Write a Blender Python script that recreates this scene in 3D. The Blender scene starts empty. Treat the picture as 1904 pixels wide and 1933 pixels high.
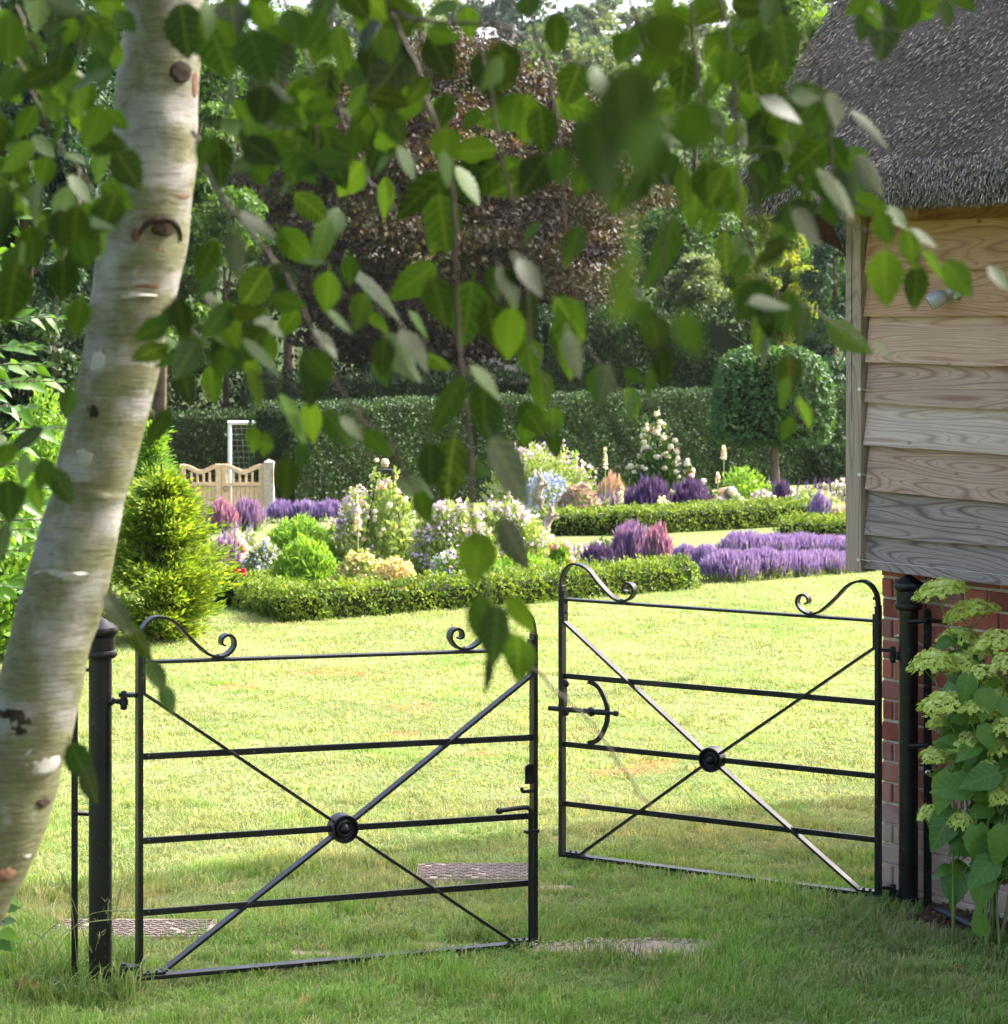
import bpy, math, random
import numpy as np
from mathutils import Vector, Matrix, noise as mnoise
R = np.random.default_rng(7)
random.seed(7)
S = bpy.context.scene
COL = S.collection
F, CX, HY, H = 4500.0, 952.0, 585.0, 2.164       # focal length, centre and horizon of the photograph, eye height

# ------------------------------------------------------------------ camera, sky, sun, exposure
cam_d = bpy.data.cameras.new('camera')
cam = bpy.data.objects.new('camera', cam_d); COL.objects.link(cam)
cam.location = (0, 0, H); cam.rotation_euler = (math.radians(90), 0, 0)
cam_d.sensor_fit = 'HORIZONTAL'; cam_d.sensor_width = 36
cam_d.lens = 36*F/1904; cam_d.shift_y = -(966.5-HY)/1904
cam_d.clip_start = .05; cam_d.clip_end = 2000
cam_d.dof.use_dof = True; cam_d.dof.focus_distance = 9.0; cam_d.dof.aperture_fstop = 11.0
S.camera = cam
SUN_EL, SUN_AZ = math.radians(43), math.atan2(.93, .36)      # azimuth measured from +Y towards +X
sdir = Vector((math.sin(SUN_AZ)*math.cos(SUN_EL), math.cos(SUN_AZ)*math.cos(SUN_EL), math.sin(SUN_EL)))
world = bpy.data.worlds.new('World'); S.world = world; world.use_nodes = True
wn = world.node_tree
sky = wn.nodes.new('ShaderNodeTexSky'); sky.sky_type = 'NISHITA'; sky.sun_disc = False
sky.sun_elevation = SUN_EL; sky.sun_rotation = SUN_AZ; sky.air_density = .55; sky.dust_density = 7.0; sky.ozone_density = .3
bg = wn.nodes['Background']; wn.links.new(sky.outputs[0], bg.inputs[0]); bg.inputs[1].default_value = .15
sun_d = bpy.data.lights.new('sun', 'SUN'); sun_d.energy = 2.0; sun_d.angle = math.radians(.53); sun_d.color = (1, .965, .90)
sun = bpy.data.objects.new('sun', sun_d); COL.objects.link(sun)
sun.rotation_euler = sdir.to_track_quat('Z', 'Y').to_euler(); sun.location = (20, 10, 30)
S.view_settings.view_transform = 'Standard'; S.view_settings.look = 'None'
S.view_settings.exposure = 2.68; S.view_settings.gamma = 1; S.view_settings.use_curve_mapping = False
S.render.engine = 'CYCLES'
S.cycles.max_bounces = 8; S.cycles.transparent_max_bounces = 8; S.cycles.use_denoising = True
S.cycles.caustics_reflective = False; S.cycles.caustics_refractive = False

# ------------------------------------------------------------------ mapping
def P(u, v, Y): return np.array([(u-CX)*Y/F, Y, H-(v-HY)*Y/F])
def ye(x): return 16.3+.62*(np.clip(x, -5, 7)+2.0)
def gz(x, y):
    x = np.asarray(x, float); y = np.asarray(y, float)
    d = (np.minimum(y, 52)-ye(x))/.5
    z = -.052*.5*np.log1p(np.exp(np.clip(d, -40, 200)))
    z = z + .165*np.maximum(0, np.minimum(y, 260)-78)
    return z
def gY(u, v, y0=6., y1=52.):
    for _ in range(50):
        m = .5*(y0+y1); p = P(u, v, m)
        if p[2] > gz(p[0], p[1]): y0 = m
        else: y1 = m
    return m
def gp(u, Y):
    x = (u-CX)*Y/F; return np.array([x, Y, float(gz(x, Y))])
def fbm(x, y, s, o=0., oct=3):
    out = np.zeros(len(x))
    for i, (a, b) in enumerate(zip(x, y)):
        out[i] = mnoise.fractal(Vector((a*s+o, b*s-o, o)), 1.0, 2.0, oct)
    return out

# ------------------------------------------------------------------ materials
def nn(nt, t, **kw):
    n = nt.nodes.new(t)
    for k, v in kw.items(): setattr(n, k, v)
    return n
def new_mat(name):
    m = bpy.data.materials.new(name); m.use_nodes = True
    return m, m.node_tree, m.node_tree.nodes['Principled BSDF']
def ramp(nt, stops, fac=None):
    r = nn(nt, 'ShaderNodeValToRGB'); e = r.color_ramp.elements
    while len(e) < len(stops): e.new(.5)
    for el, (p, c) in zip(e, stops): el.position = p; el.color = (*c, 1)
    if fac is not None: nt.links.new(fac, r.inputs[0])
    return r
def noise(nt, scale, detail=4, rough=.55, vec=None, dist=0):
    n = nn(nt, 'ShaderNodeTexNoise'); n.inputs['Scale'].default_value = scale; n.inputs['Detail'].default_value = detail
    n.inputs['Roughness'].default_value = rough; n.inputs['Distortion'].default_value = dist
    if vec is not None: nt.links.new(vec, n.inputs['Vector'])
    return n
def mix(nt, fac, a, b, mode='MIX'):
    m = nn(nt, 'ShaderNodeMix', data_type='RGBA', blend_type=mode)
    for sock, val in ((m.inputs[0], fac), (m.inputs[6], a), (m.inputs[7], b)):
        if hasattr(val, 'is_linked') or hasattr(val, 'links'): nt.links.new(val, sock)
        elif isinstance(val, tuple): sock.default_value = (*val, 1)
        else: sock.default_value = val
    return m.outputs[2]
def bump(nt, bs, h, st=.3, d=.01):
    b = nn(nt, 'ShaderNodeBump'); b.inputs['Strength'].default_value = st; b.inputs['Distance'].default_value = d
    nt.links.new(h, b.inputs['Height']); nt.links.new(b.outputs[0], bs.inputs['Normal'])
def geo_pos(nt): return nn(nt, 'ShaderNodeNewGeometry').outputs['Position']
def obj_co(nt): return nn(nt, 'ShaderNodeTexCoord').outputs['Object']
def attr(nt, name, typ='GEOMETRY'):
    a = nn(nt, 'ShaderNodeAttribute'); a.attribute_name = name; a.attribute_type = typ; return a
def math_n(nt, op, a, b=None):
    m = nn(nt, 'ShaderNodeMath', operation=op)
    for i, v in enumerate((a, b)):
        if v is None: continue
        if hasattr(v, 'links'): nt.links.new(v, m.inputs[i])
        else: m.inputs[i].default_value = v
    return m.outputs[0]

def leaf_mat(name, cols, transl=.35, rough=.5, src='rnd', spec=.3, tcol=1.7, veins=False, vmix=.12, vb=.35):
    m, nt, bs = new_mat(name)
    if src == 'rnd': f = attr(nt, 'rnd').outputs['Fac']
    else: f = nn(nt, 'ShaderNodeObjectInfo').outputs['Random']
    n = len(cols)
    r = ramp(nt, [(i/(max(1, n-1)), c) for i, c in enumerate(cols)], f)
    col = r.outputs[0]
    if veins:
        uv = attr(nt, 'luv').outputs['Vector']
        sx = nn(nt, 'ShaderNodeSeparateXYZ'); nt.links.new(uv, sx.inputs[0])
        ax = math_n(nt, 'ABSOLUTE', sx.outputs[0])
        ph = math_n(nt, 'MULTIPLY', math_n(nt, 'SUBTRACT', sx.outputs[1], math_n(nt, 'MULTIPLY', ax, .55)), veins)
        tri = math_n(nt, 'PINGPONG', ph, .5)
        mid = math_n(nt, 'LESS_THAN', ax, .035)
        ridge = math_n(nt, 'MAXIMUM', math_n(nt, 'LESS_THAN', tri, .07), mid)
        light = mix(nt, vmix, col, (.25, .34, .08))
        col = mix(nt, ridge, col, light)
        nz = noise(nt, 6, 3, vec=uv)
        col = mix(nt, math_n(nt, 'MULTIPLY', nz.outputs[0], .5), col, (.03, .06, .012))
        bump(nt, bs, tri, vb, .002)
    nt.links.new(col, bs.inputs['Base Color'])
    bs.inputs['Roughness'].default_value = rough; bs.inputs['Specular IOR Level'].default_value = spec
    if transl:
        tr = nn(nt, 'ShaderNodeBsdfTranslucent')
        g = nn(nt, 'ShaderNodeMix', data_type='RGBA', blend_type='MULTIPLY'); g.inputs[0].default_value = 1
        nt.links.new(col, g.inputs[6]); g.inputs[7].default_value = (tcol*1.1, tcol, tcol*.45, 1)
        nt.links.new(g.outputs[2], tr.inputs[0])
        ms = nn(nt, 'ShaderNodeMixShader'); ms.inputs[0].default_value = transl
        out = nt.nodes['Material Output']
        nt.links.new(bs.outputs[0], ms.inputs[1]); nt.links.new(tr.outputs[0], ms.inputs[2]); nt.links.new(ms.outputs[0], out.inputs[0])
    return m
def plain(name, c, rough=.6, spec=.4, var=0., scale=8, metal=0., bmp=0., c2=None):
    m, nt, bs = new_mat(name)
    if var or c2:
        n = noise(nt, scale, 5, .6, obj_co(nt))
        c2 = c2 or tuple(min(1, x*(1+var)) for x in c)
        r = ramp(nt, [(.3, tuple(x*(1-var) for x in c)), (.7, c2)], n.outputs[0])
        nt.links.new(r.outputs[0], bs.inputs['Base Color'])
        if bmp: bump(nt, bs, n.outputs[0], bmp, .01)
    else: bs.inputs['Base Color'].default_value = (*c, 1)
    bs.inputs['Roughness'].default_value = rough; bs.inputs['Specular IOR Level'].default_value = spec; bs.inputs['Metallic'].default_value = metal
    return m

M = {}
# black paint on iron: slight gloss, fine dust and rubbed specks
def iron():
    m, nt, bs = new_mat('black_painted_iron')
    co = obj_co(nt)
    n1 = noise(nt, 9, 5, .6, co); n2 = noise(nt, 160, 2, .5, co); n3 = noise(nt, 45, 3, .6, co)
    c = ramp(nt, [(.35, (.0035, .0035, .004)), (.75, (.010, .010, .0105))], n1.outputs[0]).outputs[0]
    sp = ramp(nt, [(.67, (0, 0, 0)), (.70, (1, 1, 1))], n3.outputs[0]).outputs[0]
    c = mix(nt, math_n(nt, 'MULTIPLY', sp, .55), c, (.11, .085, .065))
    nt.links.new(c, bs.inputs['Base Color'])
    rr = ramp(nt, [(.3, (.30,)*3), (.7, (.46,)*3)], n1.outputs[0]); nt.links.new(rr.outputs[0], bs.inputs['Roughness'])
    bs.inputs['Specular IOR Level'].default_value = .34
    bump(nt, bs, n2.outputs[0], .12, .002)
    return m
M['iron'] = iron()
M['steel'] = plain('bright_steel', (.6, .6, .6), .3, .5, metal=1)
M['white_plastic'] = plain('white_plastic', (.42, .43, .45), .35, .5)
M['black_glass'] = plain('black_glass', (.01, .01, .012), .1, .6)
M['goal_paint'] = plain('white_goal_paint', (.8, .8, .8), .4)
M['wood_pale'] = plain('pale_gate_timber', (.56, .39, .25), .7, .2, .18, 14)
M['wood_grey'] = plain('grey_gate_post_timber', (.34, .29, .25), .8, .2, .25, 14)
M['rubber'] = plain('dusty_rubber', (.36, .29, .24), .9, .15, .3, 22, bmp=.2)
M['rubber_dark'] = plain('worn_rubber_tread', (.22, .185, .165), .9, .1, .3, 30)
M['copper'] = plain('copper_rod', (.42, .22, .12), .5, .4, .2)
M['finial'] = plain('terracotta_finial', (.36, .20, .13), .7, .3, .25)
M['hare'] = plain('weathered_wire_and_stone', (.22, .185, .14), .85, .2, .45, 30, bmp=.4)
M['bark_dark'] = plain('dark_bark', (.06, .045, .032), .9, .1, .4, 6, bmp=.5)
M['bark_twig'] = plain('birch_twig_bark', (.035, .022, .016), .6, .3, .3, 40)
M['bark_grey'] = plain('grey_brown_bark', (.14, .11, .09), .9, .1, .35, 10, bmp=.5)
M['pipe'] = plain('grey_pipe', (.025, .027, .032), .45, .4)
M['slate'] = plain('pale_slate_roof', (.17, .15, .145), .7, .3, .2, 3)
M['tan_thatch'] = plain('tan_straw_thatch', (.30, .20, .11), .9, .1, .25, 5, bmp=.4)
M['render_wall'] = plain('grey_render', (.22, .20, .185), .9, .1, .15, 2)
M['glass_dark'] = plain('dark_window_glass', (.03, .035, .04), .1, .6)
M['bark_chip'] = plain('bark_chip', (.09, .055, .035), .9, .1, .5, 25)
M['pebble'] = plain('pale_grit', (.42, .35, .28), .9, .1, .3, 40)
M['dry_leaf'] = plain('dry_brown_leaf', (.30, .12, .05), .7, .2, .3, 30)
M['hedge_core'] = plain('hedge_core_painted_shade', (.018, .025, .010), .95, .05)  # near black filler; shade inside hedges and topiary put into its colour
M['netting'] = plain('wire_netting', (.07, .065, .06), .6, .3)
M['wire'] = plain('galvanised_wire', (.6, .6, .6), .4, .4, metal=.5)

GREENS = [(.02, .055, .008), (.045, .11, .014), (.07, .16, .02)]
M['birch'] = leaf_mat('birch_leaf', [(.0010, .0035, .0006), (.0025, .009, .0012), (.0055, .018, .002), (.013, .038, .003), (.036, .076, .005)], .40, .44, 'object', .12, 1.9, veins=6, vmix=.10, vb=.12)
M['birch_far'] = leaf_mat('birch_crown_leaf', [(.018, .055, .008), (.045, .12, .012)], .38, .4)
M['hornbeam'] = leaf_mat('hornbeam_leaf', [(.05, .14, .012), (.08, .20, .02), (.12, .26, .03)], .42, .4, 'object', .4, 2.0, veins=10)
M['hydrangea'] = leaf_mat('hydrangea_leaf', [(.065, .175, .026), (.105, .25, .04), (.17, .33, .055)], .30, .42, 'object', .35, 2.0, veins=6, vmix=.32)
M['hyd_flower'] = leaf_mat('hydrangea_floret', [(.42, .57, .09), (.60, .72, .17), (.78, .83, .38)], .35, .7, 'rnd', .2, 1.1)
M['hyd_stem'] = plain('green_stem', (.16, .22, .06), .6, .3, .25)
def fol(name, cols, tr=.35, rough=.6): M[name] = leaf_mat(name+'_leaf', cols, tr, rough)
fol('copper', [(.011, .008, .006), (.025, .016, .010), (.044, .027, .013), (.036, .044, .012), (.13, .075, .02)], .22)
fol('green', [(.018, .048, .009), (.036, .088, .014), (.062, .13, .02)])
fol('topiary', [(.018, .05, .014), (.032, .085, .022), (.05, .12, .03)], .25)
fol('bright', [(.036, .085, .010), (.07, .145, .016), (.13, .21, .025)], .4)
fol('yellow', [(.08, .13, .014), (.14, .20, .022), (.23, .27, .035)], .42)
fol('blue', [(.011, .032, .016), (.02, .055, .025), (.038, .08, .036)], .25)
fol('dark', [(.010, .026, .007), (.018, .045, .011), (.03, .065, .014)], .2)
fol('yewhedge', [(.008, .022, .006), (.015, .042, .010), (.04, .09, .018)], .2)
fol('box', [(.05, .095, .012), (.10, .17, .02), (.18, .25, .035)], .3)
fol('fresh', [(.11, .19, .04), (.18, .26, .075), (.26, .33, .13)], .35)
fol('conifer', [(.05, .11, .012), (.115, .19, .018), (.21, .275, .028)], .42)
fol('sage', [(.10, .15, .09), (.16, .22, .13), (.24, .30, .20)], .25)
fol('lavender_leaf', [(.10, .14, .06), (.16, .21, .09), (.20, .24, .12)], .25)
fol('beige', [(.38, .30, .17), (.5, .42, .25), (.32, .30, .12)], .3)
fol('lime', [(.08, .18, .02), (.13, .26, .03), (.19, .32, .05)], .4)
fol('far', [(.05, .09, .04), (.09, .14, .06), (.14, .19, .08)], .3)  # paler leaf for distant trees, haze put into the colour
for nme, cs in dict(violet=[(.12, .08, .28), (.20, .14, .42), (.33, .26, .56)], darkviolet=[(.05, .03, .11), (.075, .045, .16), (.11, .07, .20)],
                    magenta=[(.22, .10, .27), (.34, .18, .36), (.36, .15, .22)], purple=[(.12, .07, .24), (.22, .13, .33), (.34, .23, .44)],
                    lilac=[(.36, .29, .56), (.47, .39, .62), (.56, .50, .66)], blue_flower=[(.16, .20, .52), (.26, .32, .66), (.4, .45, .72)],
                    white=[(.58, .56, .48), (.66, .64, .58), (.62, .57, .50)], blush=[(.75, .50, .45), (.8, .62, .55), (.8, .70, .62)],
                    pink=[(.42, .26, .24), (.48, .33, .30), (.36, .22, .21)], rose_red=[(.55, .015, .06), (.65, .03, .10), (.45, .01, .05)],
                    peach=[(.8, .45, .26), (.8, .55, .36)], foxglove=[(.75, .55, .48), (.8, .68, .60), (.8, .74, .62)], sedum=[(.22, .13, .14), (.30, .19, .19), (.17, .17, .09)]).items():
    M[nme] = leaf_mat(nme+'_petal', cs, .35, .65, 'rnd', .2, 1.15)

def wood(name, a, b, grey):
    m, nt, bs = new_mat(name)
    at = attr(nt, 'wco').outputs['Vector']; rnd = nn(nt, 'ShaderNodeObjectInfo').outputs['Random']
    off = nn(nt, 'ShaderNodeCombineXYZ'); k = math_n(nt, 'MULTIPLY', rnd, 57.); nt.links.new(k, off.inputs[0]); nt.links.new(k, off.inputs[1])
    ad = nn(nt, 'ShaderNodeVectorMath', operation='ADD'); nt.links.new(at, ad.inputs[0]); nt.links.new(off.outputs[0], ad.inputs[1])
    def scaled(x, y, z):
        s = nn(nt, 'ShaderNodeVectorMath', operation='MULTIPLY'); nt.links.new(ad.outputs[0], s.inputs[0]); s.inputs[1].default_value = (x, y, z); return s.outputs[0]
    big = noise(nt, 1, 1.5, .45, scaled(.75, 6.0, 3), .25)
    rings = math_n(nt, 'PINGPONG', math_n(nt, 'MULTIPLY', big.outputs[0], 46.), 1.)
    fine = noise(nt, 1, 4, .7, scaled(5, 260, 40)); blotch = noise(nt, 1, 4, .6, scaled(3, 7, 3)); fibre = noise(nt, 1, 3, .6, scaled(14, 90, 20))
    c = ramp(nt, [(.0, b), (.25, tuple(.6*x+.4*y for x, y in zip(a, b))), (.55, a), (.85, a), (1., tuple(.3*x+.7*y for x, y in zip(a, b)))], rings).outputs[0]
    c = mix(nt, ramp(nt, [(.38, (0, 0, 0)), (.7, (.5, .5, .5))], fine.outputs[0]).outputs[0], c, tuple(x*.7 for x in b))
    c = mix(nt, ramp(nt, [(.48, (0, 0, 0)), (.72, (.42,)*3)], blotch.outputs[0]).outputs[0], c, grey)
    # knots and nail stains
    vo = nn(nt, 'ShaderNodeTexVoronoi'); vo.inputs['Scale'].default_value = 1; nt.links.new(scaled(4.2, 9, 1), vo.inputs['Vector'])
    kn = ramp(nt, [(.03, (.85,)*3), (.085, (0, 0, 0))], vo.outputs['Distance']).outputs[0]
    c = mix(nt, kn, c, (.10, .05, .03))
    nt.links.new(c, bs.inputs['Base Color'])
    h = math_n(nt, 'ADD', math_n(nt, 'MULTIPLY', rings, .5), fibre.outputs[0])
    bump(nt, bs, h, .55, .004)
    bs.inputs['Roughness'].default_value = .82; bs.inputs['Specular IOR Level'].default_value = .15
    return m
M['board_fresh'] = wood('pale_larch_board', (.60, .42, .305), (.40, .23, .15), (.56, .41, .315))
M['board_warm'] = wood('warm_larch_board', (.56, .35, .22), (.34, .17, .09), (.52, .34, .23))
M['board_white'] = wood('bleached_board', (.60, .49, .415), (.37, .265, .21), (.56, .47, .41))
M['board_brown'] = wood('brown_larch_board', (.49, .35, .265), (.26, .155, .11), (.46, .345, .275))
M['board_grey'] = wood('weathered_grey_board', (.345, .285, .25), (.125, .095, .08), (.31, .26, .23))
M['board_dark'] = wood('dark_brown_board', (.30, .15, .07), (.19, .09, .04), (.28, .15, .075))  # dark brown timber for the eave board, wall behind and gables
M['trim'] = wood('weathered_oak_corner', (.42, .33, .25), (.27, .20, .145), (.32, .28, .245))

def brick_mat():
    m, nt, bs = new_mat('red_brick')
    co = obj_co(nt); pos = geo_pos(nt); rnd = nn(nt, 'ShaderNodeObjectInfo').outputs['Random']
    r = ramp(nt, [(0, (.23, .066, .048)), (.3, (.38, .105, .066)), (.6, (.46, .14, .082)), (.85, (.35, .115, .085)), (1, (.26, .13, .115))], rnd)
    n = noise(nt, 26, 6, .65, pos); n2 = noise(nt, 140, 3, .6, pos); n3 = noise(nt, 5, 4, .6, pos)
    c = mix(nt, ramp(nt, [(.45, (0,)*3), (.75, (.55,)*3)], n.outputs[0]).outputs[0], r.outputs[0], (.36, .17, .12))
    # soil splashed up the lowest courses
    sp = nn(nt, 'ShaderNodeSeparateXYZ'); nt.links.new(pos, sp.inputs[0])
    zz = math_n(nt, 'ADD', sp.outputs[2], math_n(nt, 'MULTIPLY', math_n(nt, 'SUBTRACT', n3.outputs[0], .5), .55))
    d = ramp(nt, [(.24, (.85,)*3), (.50, (0,)*3)], zz).outputs[0]
    c = mix(nt, d, c, (.44, .34, .26))
    nt.links.new(c, bs.inputs['Base Color']); bs.inputs['Roughness'].default_value = .9; bs.inputs['Specular IOR Level'].default_value = .15
    bump(nt, bs, math_n(nt, 'ADD', n2.outputs[0], n.outputs[0]), .5, .006)
    return m
M['brick'] = brick_mat()
M['mortar'] = plain('lime_mortar', (.52, .44, .35), .95, .1, .22, 40, bmp=.5)

def thatch_mat():
    m, nt, bs = new_mat('grey_weathered_thatch')
    co = geo_pos(nt); n = noise(nt, 60, 5, .7, co)
    nt.links.new(ramp(nt, [(.3, (.045, .036, .029)), (.7, (.14, .115, .093))], n.outputs[0]).outputs[0], bs.inputs['Base Color'])
    bump(nt, bs, n.outputs[0], .8, .02); bs.inputs['Roughness'].default_value = .9
    return m
M['thatch'] = thatch_mat()
M['straw'] = leaf_mat('grey_thatch_reed', [(.085, .07, .058), (.155, .132, .112), (.25, .22, .19), (.46, .41, .36)], 0, .85, 'rnd', .08)

def birch_bark():
    m, nt, bs = new_mat('birch_bark')
    co = attr(nt, 'wco').outputs['Vector']; pos = geo_pos(nt)
    def sc(x, y, z, src=pos):
        s = nn(nt, 'ShaderNodeVectorMath', operation='MULTIPLY'); nt.links.new(src, s.inputs[0]); s.inputs[1].default_value = (x, y, z); return s.outputs[0]
    base = noise(nt, 1, 4, .6, sc(9, 9, 20)); lent = noise(nt, 1, 4, .7, sc(26, 26, 210)); alg = noise(nt, 1, 6, .68, sc(13, 13, 9)); band = noise(nt, 1, 3, .5, sc(4, 4, 13)); scar = noise(nt, 1, 3, .6, sc(11, 11, 34))
    c = ramp(nt, [(.3, (.15, .145, .135)), (.65, (.235, .23, .22))], base.outputs[0]).outputs[0]
    c = mix(nt, ramp(nt, [(.58, (0,)*3), (.72, (.35,)*3)], lent.outputs[0]).outputs[0], c, (.15, .12, .09))
    c = mix(nt, ramp(nt, [(.66, (0,)*3), (.70, (.6,)*3)], scar.outputs[0]).outputs[0], c, (.17, .10, .06))
    # algae grows on the lower trunk, broken by pale peeled bands
    sp = nn(nt, 'ShaderNodeSeparateXYZ'); nt.links.new(pos, sp.inputs[0])
    lo = math_n(nt, 'ADD', alg.outputs[0], math_n(nt, 'MULTIPLY', math_n(nt, 'SUBTRACT', 2.40, sp.outputs[2]), .20))
    lo = math_n(nt, 'SUBTRACT', lo, math_n(nt, 'MULTIPLY', ramp(nt, [(.48, (0,)*3), (.62, (1,)*3)], band.outputs[0]).outputs[0], .19))
    a = ramp(nt, [(.36, (0,)*3), (.56, (.9,)*3)], lo).outputs[0]
    c = mix(nt, a, c, ramp(nt, [(.4, (.07, .076, .028)), (.6, (.115, .115, .055))], lent.outputs[0]).outputs[0])
    ln = noise(nt, 1, 2, .5, sc(22, 22, 300)); c = mix(nt, ramp(nt, [(.59, (0,)*3), (.64, (.6,)*3)], ln.outputs[0]).outputs[0], c, (.075, .055, .04))
    nt.links.new(c, bs.inputs['Base Color']); bs.inputs['Roughness'].default_value = .75; bs.inputs['Specular IOR Level'].default_value = .2
    bump(nt, bs, math_n(nt, 'ADD', lent.outputs[0], base.outputs[0]), .45, .006)
    return m
M['birch_bark'] = birch_bark()
M['bark_white'] = plain('papery_white_bark', (.26, .25, .235), .75, .2, .14, 30, bmp=.2)
M['knot'] = plain('birch_knot', (.028, .02, .015), .9, .1, .5, 60, bmp=.6)
M['knot_brown'] = plain('torn_brown_bark', (.10, .055, .034), .9, .1, .5, 60, bmp=.6)

# ------------------------------------------------------------------ object helpers
def tag(o, label=None, cat=None, group=None, kind=None):
    for k, v in (('label', label), ('category', cat), ('group', group), ('kind', kind)):
        if v: o[k] = v
    return o
ROOT = {}
def empty(name, loc, label, cat, group=None):
    o = bpy.data.objects.new(name, None); COL.objects.link(o); o.location = loc; o.empty_display_size = .1
    ROOT[o] = np.array(loc, float)
    return tag(o, label, cat, group)
def mesh_np(name, V, Fc, mat, smooth=False, rnd=None, wco=None, luv=None):
    """V (n,3); Fc: list of arrays of equal-size faces or list of tuples"""
    me = bpy.data.meshes.new(name)
    V = np.asarray(V, np.float32)
    if isinstance(Fc, np.ndarray): groups = [Fc]
    else:
        by = {}
        for f in Fc: by.setdefault(len(f), []).append(f)
        groups = [np.array(v) for v in by.values()]
    nl = sum(g.size for g in groups); nf = sum(len(g) for g in groups)
    me.vertices.add(len(V)); me.vertices.foreach_set('co', V.ravel())
    me.loops.add(nl); me.loops.foreach_set('vertex_index', np.concatenate([g.ravel() for g in groups]).astype(np.int32))
    me.polygons.add(nf)
    tot = np.concatenate([np.full(len(g), g.shape[1]) for g in groups]); st = np.concatenate([[0], np.cumsum(tot)[:-1]])
    me.polygons.foreach_set('loop_start', st.astype(np.int32))
    me.polygons.foreach_set('use_smooth', np.full(nf, bool(smooth)))
    if rnd is not None:
        a = me.attributes.new('rnd', 'FLOAT', 'FACE'); a.data.foreach_set('value', np.asarray(rnd, np.float32))
    for nm, arr in (('wco', wco), ('luv', luv)):
        if arr is not None:
            a = me.attributes.new(nm, 'FLOAT_VECTOR', 'POINT'); a.data.foreach_set('vector', np.asarray(arr, np.float32).ravel())
    me.update(calc_edges=True); me.validate()
    if smooth: me.set_sharp_from_angle(angle=math.radians(38))
    if mat: me.materials.append(M[mat] if isinstance(mat, str) else mat)
    return me
def base_of(p):
    while p is not None and p not in ROOT: p = p.parent
    return ROOT[p] if p is not None else np.zeros(3)
def obj(name, V, Fc, mat, parent=None, loc=None, kind=None, **kw):
    b = base_of(parent) if parent is not None else np.array(loc if loc is not None else (0, 0, 0), float)
    o = bpy.data.objects.new(name, mesh_np(name, np.asarray(V)-b, Fc, mat, **kw)); COL.objects.link(o)
    if parent is not None:
        o.parent = parent
    else:
        o.location = b; ROOT[o] = b
    if kind: o['kind'] = kind
    return o
def inst(name, me, parent, mat4):
    o = bpy.data.objects.new(name, me); COL.objects.link(o); o.parent = parent
    o.matrix_local = Matrix.Translation(Vector(-base_of(parent))) @ mat4
    return o
def frame(loc, x, y, z, s=1.):
    m = Matrix.Identity(4)
    for i, a in enumerate((x, y, z)):
        for j in range(3): m[j][i] = float(a[j])*s
    for j in range(3): m[j][3] = float(loc[j])
    return m
def unit(a): a = np.asarray(a, float); return a/max(1e-9, np.linalg.norm(a))

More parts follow.
